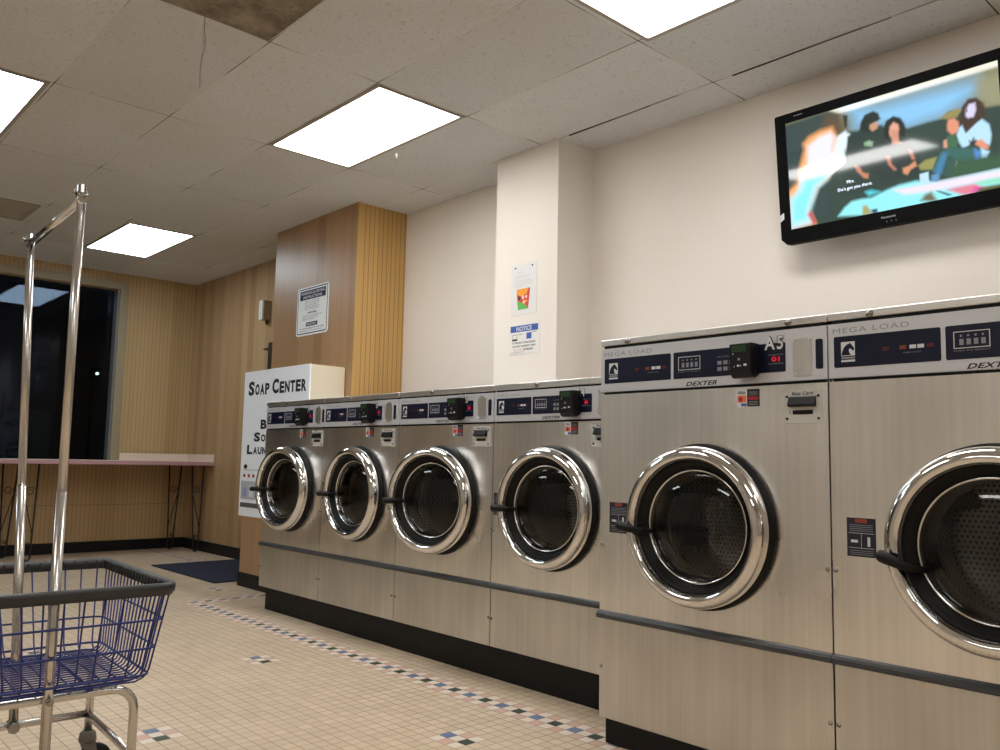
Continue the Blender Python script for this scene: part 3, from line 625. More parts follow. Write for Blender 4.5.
    dr = empty('door', (CX+hx-hx*math.cos(ph)+hy*0, hy-hx*math.sin(ph)-hy*math.cos(ph), CZ)); dr.rotation_euler = (0, 0, ph); dr.parent = t; E_ = P['prot']
    sh = lambda pr, i0=0, i1=99: [(r_, d_-(E_ if i0 <= q_ < i1 else 0)) for q_, (r_, d_) in enumerate(pr)]
    mb = MB(); mb.lathe([(0.226, 0.0), (0.283, 0.0), (0.284, -0.006), (0.282, -0.022), (0.262, -0.028), (0.24, -0.024), (0.226, -0.01)], seg=96); mb.build('door_flange', BLACKR, t, (CX, 0, CZ))
    mb = MB(); mb.lathe(sh([(0.262, -0.020), (0.272, -0.026), (0.2745, -0.036), (0.2735, -0.048), (0.269, -0.060), (0.261, -0.071), (0.251, -0.077), (0.243, -0.079), (0.236, -0.077), (0.230, -0.071), (0.2265, -0.062), (0.225, -0.052), (0.225, -0.040), (0.229, -0.030)], 3), seg=96)
    mb.build('door_ring', CHROME, dr)
    mb = MB(); mb.lathe(sh([(0.229, -0.040), (0.225, -0.046), (0.219, -0.042), (0.211, -0.032), (0.203, -0.022), (0.195, -0.017), (0.190, -0.008), (0.190, 0.012), (0.222, 0.012), (0.224, -0.010), (0.262, -0.022)], 0, 7), seg=96); mb.build('door_gasket', BLACKR, dr)
    mb = MB(); mb.lathe(sh([(0.196, -0.017), (0.195, -0.0245), (0.191, -0.0275), (0.187, -0.024), (0.186, -0.010), (0.192, -0.008)]), seg=96); mb.build('porthole_rim', CHROME, dr)
    mb = MB(); mb.lathe(sh([(0.186, -0.008), (0.184, 0.015), (0.180, 0.05), (0.176, 0.075), (0.182, 0.08)], 0, 2), seg=96); mb.build('porthole_sleeve', DKSTEEL, dr)
    mb = MB(); mb.lathe(sh([(0.1865, -0.018), (0.176, -0.024), (0.150, -0.033), (0.110, -0.041), (0.06, -0.0455), (0, -0.047)]), seg=72); mb.build('porthole_glass', DOORGLASS, dr)
    # lever handle
    hx0, hz0, hx1, hz1 = P['handle']; mb = MB()
    pts = []; rad = []
    for k in range(11):
        f = k/10; x = hx0+(hx1-hx0)*f; z = hz0+(hz1-hz0)*f; y = -0.098+0.012*math.sin(f*PI)*-1+0.035*max(0, f-0.6)/0.4
        pts.append((x, y, z)); rad.append((0.019-0.009*f)*(1.0 if k else 0.75))
    mb.tube([(hx0-0.004, -0.098, hz0+0.0005)]+pts, [0.006]+rad, 12)
    mb.tube([(hx1-0.03, -0.075, hz1+0.003), (hx1-0.01, -0.035, hz1-0.001), (hx1+0.0, -0.028, hz1-0.003)], 0.009, 8)
    mb.tube([(hx0+0.035, -0.09, hz0-0.001), (hx0+0.035, -0.07, hz0-0.001)], 0.009, 8)
    mb.build('handle', BLACKR, dr, (0, -E_, 0))
    # drum
    mb = MB(); mb.lathe([(0.228, 0.024), (0.205, 0.04), (0.200, 0.08), (0.245, 0.085), (0.250, 0.10), (0.250, 0.36), (0.235, 0.385), (0.12, 0.395), (0.0, 0.39)], (CX, 0, CZ), seg=64)
    for a_ in (0.5, 2.6, 4.7):
        c_, s_ = math.cos(a_), math.sin(a_)
        p = lambda r_, o_, y_: (CX+c_*r_-s_*o_, y_, CZ+s_*r_+c_*o_)
        for q in ((p(.25,-.04,.1), p(.19,-.008,.1), p(.19,-.008,.37), p(.25,-.04,.37)), (p(.25,.04,.1), p(.19,.008,.1), p(.19,.008,.37), p(.25,.04,.37)), (p(.19,-.008,.1), p(.19,.008,.1), p(.19,.008,.37), p(.19,-.008,.37)), (p(.25,-.04,.1), p(.19,-.008,.1), p(.19,.008,.1), p(.25,.04,.1))): mb.face(q)
    mb.build('drum', DRUM, t)
    return t
SMALL = dict(prot=0.0, ajar=0.5, H=1.413, z0=0.147, trim=(0.420, 0.450), ctrl=(1.229, 1.375), strip=(1.383, 1.413), door_z=0.828, depth=0.74,
    navz=(1.260, 1.342), nav1=(0.021, 0.264), nav2=(0.273, 0.643), slim=(0.758, 0.781), plate=(0.678, 0.743, 1.248, 1.359),
    logo=(0.038, 0.074, 1.272, 1.330), lcd=(0.290, 0.365, 1.288, 1.329), icons=(0.41, 0.47, 1.275, 1.315), btn=(0.140, 0.178, 0.200, 0.219, 0.240), btnz=1.305, bs=0.0075,
    load=(0.021, 0.185, 1.350, 1.363), loadtext='TRIPLE LOAD', dex=(0.334, 0.449), dexz=(1.236, 1.248), led=(0.600, 0.622, 1.296, 1.312), ledtext='8',
    reader=(0.497, 0.578, 1.240, 1.356), num=(0.552, 0.602, 1.330, 1.372), visa=(0.482, 0.562, 1.162, 1.218), easy=(0.643, 0.777, 1.107, 1.208), warn=(0.012, 0.075, 0.775, 0.882),
    scr=((0.012, 0.70), (0.012, 0.28), (0.794, 0.70), (0.794, 0.28), (0.30, 1.398)), handle=(-0.258, -0.010, -0.182, -0.010))
BIG = dict(prot=0.006, ajar=2.0, H=1.516, z0=0.090, trim=(0.452, 0.482), ctrl=(1.311, 1.481), strip=(1.492, 1.516), door_z=0.828, depth=0.95,
    navz=(1.344, 1.440), nav1=(0.021, 0.333), nav2=(0.346, 0.784), slim=(0.887, 0.911), plate=(0.811, 0.873, 1.326, 1.448),
    logo=(0.044, 0.087, 1.360, 1.422), lcd=(0.367, 0.460, 1.374, 1.422), icons=(0.53, 0.60, 1.362, 1.405), btn=(0.179, 0.229, 0.257, 0.279, 0.305), btnz=1.391, bs=0.009,
    load=(0.018, 0.247, 1.450, 1.466), loadtext='MEGA LOAD', dex=(0.398, 0.527), dexz=(1.316, 1.331), led=(0.735, 0.765, 1.379, 1.395), ledtext='01',
    reader=(0.612, 0.690, 1.328, 1.442), num=(0.711, 0.778, 1.418, 1.462), visa=(0.602, 0.689, 1.235, 1.293), easy=(0.776, 0.907, 1.176, 1.279), warn=(0.049, 0.136, 0.776, 0.890),
    scr=((0.012, 0.728), (0.012, 0.276), (0.912, 0.728), (0.912, 0.276), (0.134, 1.502), (0.795, 1.502)), handle=(-0.275, -0.010, -0.180, -0.026))
ys = [5.500, 4.717, 3.904, 3.104, 2.302]
names = ('steel front-load washer at the far end, its left edge covering the soap machine',
         'second steel washer from the far end, between two like it, before the wood closet end',
         'third steel washer from the far end, with a small red sticker under its card reader',
         'steel washer right beside the taller washers, standing below the notice on the pillar')
for i in range(4):
    P = dict(SMALL); P['num'] = SMALL['num']
    P['ajar'] = (6.5, 0.5, 12.0, 3.5)[i]
    if i == 0: P['depth'] = 0.60
    if i == 2: P['redstk'] = True
    make_washer(ys[i], 2.800, ys[i]-ys[i+1], P, names[i], 'A%d' % (i+1), 'row of smaller steel washers')
make_washer(2.1615, 2.510, 0.926, BIG, 'taller steel washer numbered A5, standing next to the smaller row', 'A5', 'row of taller steel washers')
P = dict(BIG); P['ajar'] = 2.5; P['handle'] = (-0.270, -0.028, -0.165, -0.062)
make_washer(1.2355, 2.510, 0.926, P, 'taller steel washer at the right edge of the photo, under the television', 'A6', 'row of taller steel washers')
mb = MB(); mb.box((2.806, 2.305, 0), (3.395, 5.410, 0.147), 0.004)
tag(mb.build('washer_base', BLACKM), 'long black base under the row of smaller washers', 'base')
mb = MB(); mb.box((2.513, 0.31, 0), (3.44, 2.130, 0.090), 0.004)
tag(mb.build('washer_base', BLACKM), 'low black base under the taller washers', 'base')
# ------------------------------------------------------------ television
def local_rot(o, origin, right, up):
    """front-local frame: x=right, z=up, -y towards the viewer"""
    r = Vector(right).normalized(); u = Vector(up).normalized(); y = u.cross(r)   # z cross x = y
    o.matrix_world = Matrix(((r.x, y.x, u.x, origin[0]), (r.y, y.y, u.y, origin[1]), (r.z, y.z, u.z, origin[2]), (0, 0, 0, 1)))
tv = empty('television', (0, 0, 0)); tag(tv, 'black flat television tilted down from the white wall, showing people on a couch', 'television')
tup = Vector((-0.053, 0, 0.607)).normalized()
TO = Vector((3.684, 2.064, 2.7485)) - tup*0.637      # lower left outer corner of the front
local_rot(tv, TO, (0, -1, 0), tup)
TW, TH = 1.043, 0.637; a0, a1 = 0.053, 0.990; b1, b0 = TH-0.045, TH-0.567
mb = MB()
c = 0.028
outer = [(c, 0), (TW-c, 0), (TW, c), (TW, TH-0.006), (TW-0.006, TH), (0.006, TH), (0, TH-0.006), (0, c)]
inner = [(a0, b0), (a1, b0), (a1, b1), (a0, b1)]
bm = mb.bm
def ring(y, pts): return [bm.verts.new((x, y, z)) for x, z in pts]
# bezel front as strips around the opening
def q4(p): mb.face([(x, 0.0, z) for x, z in p])
q4([(c, 0), (TW-c, 0), (a1, b0), (a0, b0)]); q4([(TW-c, 0), (TW, c), (TW, TH-0.006), (TW-0.006, TH), (a1, b1), (a1, b0)])
q4([(TW-0.006, TH), (0.006, TH), (a0, b1), (a1, b1)]); q4([(0.006, TH), (0, TH-0.006), (0, c), (c, 0), (a0, b0), (a0, b1)])
n = len(outer)
for k in range(n):
    (x, z), (x2, z2) = outer[k], outer[(k+1) % n]; mb.face([(x, 0, z), (x, 0.045, z), (x2, 0.045, z2), (x2, 0, z2)])
for k in range(4):
    (x, z), (x2, z2) = inner[k], inner[(k+1) % 4]; mb.face([(x, 0, z), (x2, 0, z2), (x2, 0.006, z2), (x, 0.006, z)])
bmesh.ops.remove_doubles(bm, verts=bm.verts, dist=1e-5)
mb.build('bezel', TVB, tv)
mb = MB(); mb.box((0.02, 0.045, 0.02), (TW-0.02, 0.06, TH-0.02), 0.004); mb.box((0.18, 0.06, 0.10), (TW-0.18, 0.085, 0.50), 0.008); mb.build('back_housing', BLACKP, tv)
mb = MB(); put_text(mb, 'Panasonic', 0.487, 0.550, 0.036, 0.046, -0.0006, 0, bold=0.02); mb.build('maker_lettering', mat('silver_print', rgb=(170, 170, 175), rough=0.4), tv)
mb = MB()
for k in range(3): mb.box((0.508+0.02*k, -0.0006, 0.018), (0.512+0.02*k, 0, 0.022))
mb.build('bezel_marks', GREYINK, tv)
mb = MB(); mb.face([(0.001, -0.0006, TH-0.523), (0.022, -0.0006, TH-0.510), (0.022, -0.0006, TH-0.478), (0.001, -0.0006, TH-0.490)]); mb.build('price_sticker', WHITEP, tv)
mb = MB(); mb.box((0.10, -0.0006, TH-0.022), (0.145, 0, TH-0.019)); mb.build('bezel_badge', GREYINK, tv)
# the programme on the screen, painted into a colour attribute
PIC = [
  ((118,120,88),0.0,[(-0.1,-0.1),(1.1,-0.1),(1.1,1.1),(-0.1,1.1)]),
  ((138,198,242),0.05,[(0.332,0.025),(0.488,0.088),(0.583,0.088),(0.655,0.094),(0.811,0.102),(0.909,0.119),(0.921,0.193),(0.855,0.253),(0.762,0.331),(0.602,0.351),(0.494,0.276),(0.497,0.28),(0.361,0.211),(0.352,0.111)]),
  ((150,150,120),0.03,[(0.91,0.1),(1.052,0.098),(1.041,0.4),(0.935,0.345),(0.904,0.251)]),
  ((52,72,66),0.008,[(0.215,0.182),(0.371,0.249),(0.487,0.255),(0.503,0.284),(0.494,0.276),(0.602,0.345),(0.699,0.339),(0.761,0.341),(0.793,0.299),(0.843,0.324),(0.939,0.347),(0.996,0.358),(1.023,0.364),(0.991,1.102),(-0.013,1.088),(0.009,0.533)]),
  ((150,140,85),0.006,[(0.751,0.335),(0.783,0.303),(0.824,0.295),(0.843,0.314),(0.822,0.362),(0.781,0.36)]),
  ((55,72,72),0.01,[(-0.028,0.015),(0.222,0.0),(0.282,0.054),(0.268,0.251),(0.239,0.368),(0.199,0.939),(-0.06,0.847)]),
  ((95,80,60),0.03,[(0.22,0.042),(0.293,0.059),(0.313,0.188),(0.286,0.261),(0.25,0.243),(0.191,0.148)]),
  ((50,60,50),0.004,[(0.305,0.077),(0.329,0.088),(0.322,0.193),(0.311,0.186)]),
  ((225,240,250),0.008,[(0.268,0.251),(0.312,0.22),(0.334,0.262),(0.308,0.4),(0.305,0.389),(0.301,0.504),(0.231,0.571),(0.165,0.653),(0.082,0.619),(0.114,0.299)]),
  ((250,175,110),0.015,[(0.091,0.232),(0.125,0.182),(0.185,0.155),(0.247,0.155),(0.268,0.251),(0.244,0.372),(0.232,0.561),(0.211,0.607),(0.158,0.661),(0.102,0.849),(0.133,0.987),(-0.005,0.996),(-0.012,0.649),(0.052,0.54),(0.07,0.414),(0.095,0.289)]),
  ((235,235,245),0.015,[(0.115,0.266),(0.176,0.207),(0.239,0.193),(0.256,0.245),(0.239,0.368),(0.282,0.377),(0.238,0.552),(0.199,0.602),(0.152,0.659),(0.096,0.87),(0.108,0.973),(-0.001,0.99),(0.003,0.711),(0.048,0.661),(0.065,0.556),(0.106,0.429)]),
  ((140,235,245),0.03,[(0.005,0.724),(0.062,0.644),(0.085,0.542),(0.213,0.554),(0.199,0.602),(0.146,0.657),(0.096,0.87),(0.102,0.948),(-0.001,0.969)]),
  ((200,60,80),0.01,[(0.095,0.891),(0.113,0.864),(0.133,0.971),(0.121,0.983)]),
  ((60,70,70),0.02,[(-0.005,0.492),(0.061,0.51),(0.038,0.579),(0.0,0.607)]),
  ((50,66,62),0.006,[(0.307,0.657),(0.322,0.278),(0.394,0.261),(0.424,0.243),(0.497,0.28),(0.572,0.379),(0.588,0.674),(0.559,0.713),(0.534,0.793),(0.266,0.803),(0.298,0.6)]),
  ((36,48,46),0.006,[(0.382,0.255),(0.391,0.184),(0.411,0.13),(0.453,0.117),(0.477,0.146),(0.486,0.201),(0.465,0.222),(0.442,0.232),(0.428,0.287)]),
  ((200,150,120),0.006,[(0.433,0.228),(0.46,0.215),(0.474,0.226),(0.469,0.276),(0.445,0.291),(0.432,0.262)]),
  ((150,180,150),0.006,[(0.401,0.37),(0.426,0.36),(0.445,0.385),(0.438,0.42),(0.403,0.397)]),
  ((36,46,42),0.006,[(0.499,0.278),(0.512,0.232),(0.546,0.209),(0.578,0.241),(0.593,0.295),(0.6,0.349),(0.588,0.425),(0.572,0.427),(0.501,0.383)]),
  ((225,165,140),0.006,[(0.527,0.291),(0.545,0.261),(0.566,0.291),(0.569,0.333),(0.557,0.37),(0.555,0.429),(0.53,0.418),(0.522,0.341)]),
  ((46,60,58),0.008,[(0.455,0.41),(0.529,0.383),(0.578,0.387),(0.653,0.565),(0.646,0.782),(0.465,0.728),(0.413,0.579)]),
  ((210,150,125),0.006,[(0.531,0.322),(0.565,0.339),(0.564,0.431),(0.576,0.456),(0.533,0.446)]),
  ((200,135,105),0.006,[(0.348,0.546),(0.37,0.567),(0.386,0.626),(0.414,0.649),(0.41,0.69),(0.39,0.676),(0.358,0.603)]),
  ((195,130,105),0.006,[(0.501,0.534),(0.518,0.542),(0.526,0.619),(0.546,0.669),(0.535,0.674),(0.509,0.611)]),
  ((195,130,105),0.006,[(0.606,0.523),(0.622,0.55),(0.631,0.615),(0.619,0.619),(0.61,0.575)]),
  ((215,150,110),0.006,[(0.574,0.67),(0.601,0.663),(0.63,0.634),(0.638,0.678),(0.61,0.697),(0.593,0.736),(0.575,0.713)]),
  ((150,150,90),0.006,[(0.644,0.68),(0.677,0.646),(0.727,0.644),(0.705,0.738),(0.653,0.72)]),
  ((70,55,48),0.006,[(0.836,0.37),(0.844,0.295),(0.871,0.241),(0.905,0.247),(0.932,0.305),(0.942,0.387),(0.926,0.444),(0.896,0.46),(0.856,0.506),(0.834,0.427)]),
  ((215,210,240),0.006,[(0.86,0.324),(0.874,0.284),(0.899,0.285),(0.901,0.345),(0.889,0.397),(0.87,0.402),(0.858,0.372)]),
  ((90,80,100),0.003,[(0.86,0.32),(0.866,0.316),(0.866,0.341),(0.86,0.343)]),
  ((225,150,120),0.006,[(0.779,0.4),(0.785,0.364),(0.811,0.366),(0.827,0.404),(0.828,0.454),(0.816,0.487),(0.796,0.496),(0.778,0.448)]),
  ((185,225,250),0.006,[(0.828,0.454),(0.844,0.433),(0.856,0.506),(0.898,0.45),(0.922,0.429),(0.949,0.485),(0.955,0.565),(0.951,0.617),(0.945,0.651),(0.915,0.619),(0.891,0.598),(0.884,0.556),(0.861,0.613),(0.837,0.621),(0.82,0.554),(0.816,0.504)]),
  ((70,55,48),0.006,[(0.839,0.42),(0.879,0.393),(0.898,0.441),(0.867,0.483),(0.852,0.504)]),
  ((70,110,80),0.006,[(0.776,0.492),(0.806,0.498),(0.82,0.544),(0.812,0.609),(0.773,0.59)]),
  ((225,165,140),0.006,[(0.76,0.525),(0.773,0.521),(0.773,0.59),(0.758,0.582)]),
  ((225,150,120),0.006,[(0.887,0.586),(0.916,0.59),(0.94,0.649),(0.941,0.678),(0.918,0.669),(0.891,0.621)]),
  ((40,50,60),0.004,[(0.863,0.569),(0.877,0.6),(0.894,0.58),(0.894,0.6),(0.876,0.609),(0.866,0.59)]),
  ((60,105,100),0.006,[(0.741,0.615),(0.773,0.59),(0.842,0.623),(0.89,0.649),(0.912,0.703),(0.905,0.749),(0.847,0.738),(0.798,0.711),(0.784,0.665),(0.769,0.667),(0.74,0.793),(0.704,0.757)]),
  ((70,130,170),0.01,[(0.75,0.628),(0.771,0.628),(0.764,0.684),(0.74,0.793),(0.71,0.761)]),
  ((55,90,85),0.006,[(0.769,0.678),(0.799,0.692),(0.794,0.835),(0.749,0.816)]),
  ((90,150,230),0.01,[(0.885,0.653),(0.907,0.692),(0.901,0.741),(0.887,0.739)]),
  ((185,225,250),0.006,[(0.909,0.655),(0.943,0.699),(0.93,0.741),(0.91,0.736)]),
  ((215,225,235),0.004,[(0.799,0.755),(0.808,0.715),(0.81,0.745),(0.825,0.751),(0.807,0.764)]),
  ((60,95,70),0.02,[(0.798,0.711),(1.005,0.747),(1.001,0.858),(0.763,0.852),(0.787,0.743)]),
  ((150,235,240),0.008,[(0.25,0.964),(0.286,0.897),(0.323,0.856),(0.371,0.854),(0.418,0.862),(0.499,0.822),(0.556,0.803),(0.552,0.805),(0.629,0.801),(0.732,0.849),(0.834,0.852),(1.001,0.849),(0.993,1.08),(0.455,1.015),(0.435,1.004),(0.378,1.0)]),
  ((235,225,240),0.01,[(0.523,0.833),(0.644,0.843),(0.732,0.849),(1.001,0.858),(0.998,0.931),(0.87,0.925),(0.791,0.921),(0.678,0.916),(0.571,0.895)]),
  ((225,130,150),0.008,[(0.76,0.929),(0.8,0.925),(0.875,0.927),(0.917,0.973),(0.876,1.006),(0.828,1.0)]),
  ((225,90,170),0.008,[(0.878,0.948),(0.911,0.971),(0.882,1.002),(0.858,0.989)]),
  ((110,105,80),0.01,[(0.644,0.973),(0.666,0.931),(0.693,0.921),(0.716,1.002),(0.685,0.998)]),
  ((40,45,80),0.005,[(0.714,0.921),(0.729,0.927),(0.778,0.977),(0.763,0.979)]),
  ((90,90,55),0.008,[(0.892,0.973),(0.926,0.967),(0.997,0.969),(0.995,1.025),(0.876,1.006)]),
  ((150,225,200),0.008,[(0.875,0.918),(0.928,0.912),(0.999,0.921),(0.997,0.969),(0.893,0.95)]),
  ((170,165,110),0.006,[(0.372,0.996),(0.375,0.92),(0.393,0.916),(0.422,1.0)]),
  ((60,70,100),0.005,[(0.414,0.966),(0.443,0.966),(0.445,0.998),(0.422,1.0)]),
  ((190,225,250),0.004,[(0.647,0.753),(0.686,0.749),(0.686,0.851),(0.646,0.843)]),
  ((100,150,190),0.006,[(0.698,0.785),(0.73,0.778),(0.733,0.82),(0.721,0.845),(0.696,0.833)]),
  ((90,210,225),0.01,[(0.392,0.799),(0.42,0.795),(0.46,0.826),(0.408,0.841)]),
]

NXp, NYp = 320, 180
uu = (np.arange(NXp)+0.5)/NXp; vv = (np.arange(NYp)+0.5)/NYp
UU, VV = np.meshgrid(uu, vv); img = np.zeros((NYp, NXp, 3)); ASP = 16/9
for col, soft, poly in PIC:
    pts = np.array(poly, float); X = UU; Y = VV; inside = np.zeros_like(X, bool); dist = np.full_like(X, 9.0)
    for k in range(len(pts)):
        x1, y1 = pts[k]; x2, y2 = pts[(k+1) % len(pts)]
        cond = ((y1 > Y) != (y2 > Y)); xi = (x2-x1)*(Y-y1)/((y2-y1) if abs(y2-y1) > 1e-9 else 1e-9)+x1
        inside ^= (cond & (X < xi))
        ex, ey = (x2-x1)*ASP, y2-y1; px, py = (X-x1)*ASP, Y-y1; L2 = ex*ex+ey*ey+1e-12
        tt = np.clip((px*ex+py*ey)/L2, 0, 1); dist = np.minimum(dist, np.hypot(px-tt*ex, py-tt*ey))
    sd = np.where(inside, dist, -dist); s_ = max(soft*1.8, 0.002); al = np.clip(sd/s_*0.5+0.5, 0, 1)[..., None]
    img = img*(1-al) + np.array(s2l(col))*al
rng_ = np.random.RandomState(3); img *= (1+0.05*(rng_.rand(NYp, NXp, 1)-0.5))
me = bpy.data.meshes.new('screen')
gx = np.linspace(a0, a1, NXp+1); gz = np.linspace(b1, b0, NYp+1)
vs = [(x, 0.005, z) for z in gz for x in gx]
fs = [(j*(NXp+1)+i, (j+1)*(NXp+1)+i, (j+1)*(NXp+1)+i+1, j*(NXp+1)+i+1) for j in range(NYp) for i in range(NXp)]
me.from_pydata(vs, [], fs); ca = me.color_attributes.new('picture', 'FLOAT_COLOR', 'CORNER')
cols = np.ones((NYp*NXp, 4, 4)); cols[:, :, :3] = img.reshape(-1, 1, 3); ca.data.foreach_set('color', cols.reshape(-1))
k = NT('tv_screen'); at = k.n('ShaderNodeAttribute'); at.attribute_name = 'picture'
k.b.inputs['Base Color'].default_value = (0.01, 0.01, 0.01, 1); k.b.inputs['Roughness'].default_value = 0.05; k.b.inputs['Specular IOR Level'].default_value = 0.75
k.t.links.new(at.outputs['Color'], k.b.inputs['Emission Color']); k.b.inputs['Emission Strength'].default_value = 1.0
me.materials.append(k.m); so = bpy.data.objects.new('screen', me); COL.objects.link(so); so.parent = tv
mb = MB(); sx = lambda u: a0+(a1-a0)*u; sz = lambda v: b1-(b1-b0)*v
put_text(mb, 'Mrs.', sx(0.305), sx(0.342), sz(0.692), sz(0.662), 0.0044, 0, bold=0.0); put_text(mb, "She's got you there.", sx(0.256), sx(0.428), sz(0.757), sz(0.717), 0.0044, 0, bold=0.0)
mb.build('caption_lettering', mat('caption_white', rgb=(230, 240, 255), emit=(215, 235, 255), estr=1.0), so)
# wall mount
mb = MB(); wl = lambda x, y, z: (x, y, z)
mb.box((0.30, 0.085, 0.20), (0.34, 0.10, 0.44)); mb.box((0.69, 0.085, 0.20), (0.73, 0.10, 0.44)); mb.box((0.30, 0.10, 0.28), (0.73, 0.118, 0.36)); mb.box((0.45, 0.118, 0.27), (0.58, 0.158, 0.36)); mb.build('wall_bracket', BLACKM, tv)

# ------------------------------------------------------------ soap machine on its wooden plinth
SX = 3.130; SY1, SY0 = 6.560, 5.504
mb = MB(); mb.box((SX+0.004, SY0, 0.0), (3.425, 6.500, 0.553)); o = mb.build('machine_plinth', [WOOD_BLK, WOOD_END_LIT])
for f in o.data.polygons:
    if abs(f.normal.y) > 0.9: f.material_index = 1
tag(o, 'wood-panelled plinth standing under the white soap machine', 'plinth')
mb = MB(); mb.box((SX-0.004, SY0, 0.001), (SX+0.004, 6.500, 0.110), mi=0); mb.box((SX-0.004, 6.5, 0.001), (3.425, 6.512, 0.11)); p = mb.build('kick_strip', BASEB, o)
sm = tag(empty('vending_machine', (SX, (SY1+SY0)/2, 0.553), -PI/2), 'white soap center vending machine with black lettering, on a wooden plinth', 'vending machine')
W2 = (SY1-SY0)/2; Z0 = 0.553
mb = MB(); mb.box((-W2, 0.004, 0), (W2, 3.430-SX, 1.168), 0.004, mi=0); mb.build('cabinet', CREAM, sm)
mb = MB(); mb.box((-W2-0.001, 0.0, 0.0), (W2+0.001, 0.012, 1.170), 0.003); mb.build('front_panel', WHITE_EN, sm)
SU = lambda y: (SY1+SY0)/2 - y            # world y -> local x
mb = MB(); Yt = -0.0008
def caps(x0, x1, z0, hb, words, ratio=0.78):
    """small caps: the first letter of each word is taller"""
    tot = sum(1.15 if k == 0 else 0.82 for w in words for k, _ in enumerate(w)) + 0.35*(len(words)-1); un_ = (x1-x0)/tot; x = x0
    for w in words:
        for k, ch in enumerate(w):
            cw = (1.15 if k == 0 else 0.82)*un_; nar = 0.35 if ch == 'I' else 0.88
            put_text(mb, ch, x, x+cw*nar, z0, z0+hb*(1 if k == 0 else ratio), Yt, 0, bold=0.048); x += cw
        x += 0.35*un_
caps(SU(6.48), SU(5.535), 1.524-Z0, 0.116, ('SOAP', 'CENTER'))
mb.build('lettering', INK, sm); cxl = SU(5.98); mb = MB()
caps(cxl-0.26, cxl+0.26, 1.250-Z0, 0.075, ('BLEACH',)); mb.build('lettering', INK, sm); mb = MB(); caps(SU(6.345), SU(6.345)+0.72, 1.150-Z0, 0.075, ('SOFTENER',)); mb.build('lettering', INK, sm); mb = MB(); caps(SU(6.458), SU(6.458)+0.95, 1.050-Z0, 0.075, ('LAUNDRY', 'BAGS'))
mb.build('lettering', INK, sm)
mb = MB(); mb.lathe([(0.018, 0), (0.018, -0.012), (0.012, -0.016), (0, -0.016)], (SU(6.458), 0, 0.95-Z0), 'y', 20); mb.build('knob', BLACKP, sm)
mb = MB(); mb.box((SU(6.52), -0.0015, 0.921-Z0), (SU(5.6), 0, 0.925-Z0)); mb.build('seam_strip', GREYINK, sm)
for yk in (6.476, 6.397, 6.318, 6.24, 6.16, 6.08):
    mb = MB(); mb.lathe([(0.013, 0), (0.013, -0.006), (0.009, -0.010), (0, -0.010)], (SU(yk), 0, 0.878-Z0), 'y', 16); mb.build('selector_button', mat('red_button_cap', rgb=(150, 24, 30), rough=0.35), sm)
mb = MB(); mb.box((SU(6.53), -0.003, 0.69-Z0), (SU(5.62), 0, 0.835-Z0), 0.002, mi=0)
cols_ = [1, 2, 3, 1, 2, 3, 2, 1]
for k in range(8): mb.box((SU(6.49-0.11*k), -0.0045, 0.71-Z0), (SU(6.49-0.11*k-0.07), -0.003, (0.80 if k % 2 else 0.78)-Z0), mi=cols_[k])
mb.build('display_window', [mat('window_grey', rgb=(186, 190, 196), rough=0.2), mat('box_lavender', rgb=(150, 150, 196), rough=0.5), WHITEP, mat('box_blue', rgb=(96, 116, 170), rough=0.5)], sm)
mb = MB(); mb.box((SU(6.53), -0.004, 0.625-Z0), (SU(5.62), 0, 0.662-Z0), 0.001); mb.build('dispensing_slot', mat('slot_grey', rgb=(86, 92, 92), rough=0.5), sm)

# ------------------------------------------------------------ signs
def plane_empty(name, x, yc, z): return empty(name, (x, yc, z), -PI/2)
s = tag(plane_empty('instruction_sign', 3.434, 6.038, 2.228), 'white and navy washing and drying instructions sign on the wood closet', 'sign', None)
w, h = 0.248, 0.202
mb = MB(); mb.rrect(-w, w, -h, h, -0.004, 0, 0.03, seg=6); mb.build('sign_board', mat('sign_white', rgb=(246, 252, 255), rough=0.6, spec=0.2), s)
mb = MB(); y = -0.0046
def frame(mb, w, h, t, r, y, mi=0, seg=6):
    def loop(w, h, r):
        P = []
        for cx_, cz_, a in ((w-r, h-r, 0), (-w+r, h-r, 90), (-w+r, -h+r, 180), (w-r, -h+r, 270)):
            for k in range(seg+1): q = math.radians(a+90*k/seg); P.append((cx_+r*math.cos(q), cz_+r*math.sin(q)))
        return P
    A, B = loop(w, h, r), loop(w-t, h-t, max(r-t, 0.002))
    for k in range(len(A)):
        k2 = (k+1) % len(A); mb.face([(A[k][0], y, A[k][1]), (A[k2][0], y, A[k2][1]), (B[k2][0], y, B[k2][1]), (B[k][0], y, B[k][1])], mi)
frame(mb, w-0.013, h-0.013, 0.008, 0.022, y)
mb.box((-w+0.045, y, 0.095), (w-0.045, y+0.0004, 0.170), mi=0)
put_text(mb, 'WASHING & DRYING', -w+0.06, w-0.06, 0.137, 0.160, y-0.0004, 1, bold=0.02); put_text(mb, 'INSTRUCTIONS', -w+0.10, w-0.10, 0.104, 0.126, y-0.0004, 1, bold=0.02)
for k, ln in enumerate(('LOAD MACHINE LOOSELY', 'ADD SOAP AND CLOSE DOOR', 'SELECT WATER TEMPERATURE', 'INSERT CARD AND PRESS START', 'REMOVE CLOTHES PROMPTLY')): put_text(mb, ln, -0.12, 0.12-0.012*(k % 3), 0.076-0.0165*k, 0.084-0.0165*k, y, 0)
put_text(mb, 'DRYERS', -0.07, 0.07, -0.024, -0.010, y, 0, bold=0.03)
for k, ln in enumerate(('CLEAN LINT SCREEN BEFORE USE', 'SELECT HEAT AND LOAD DRYER', 'PRESS START')): put_text(mb, ln, -0.15, 0.15-0.05*k, -0.043-0.016*k, -0.035-0.016*k, y, 0)
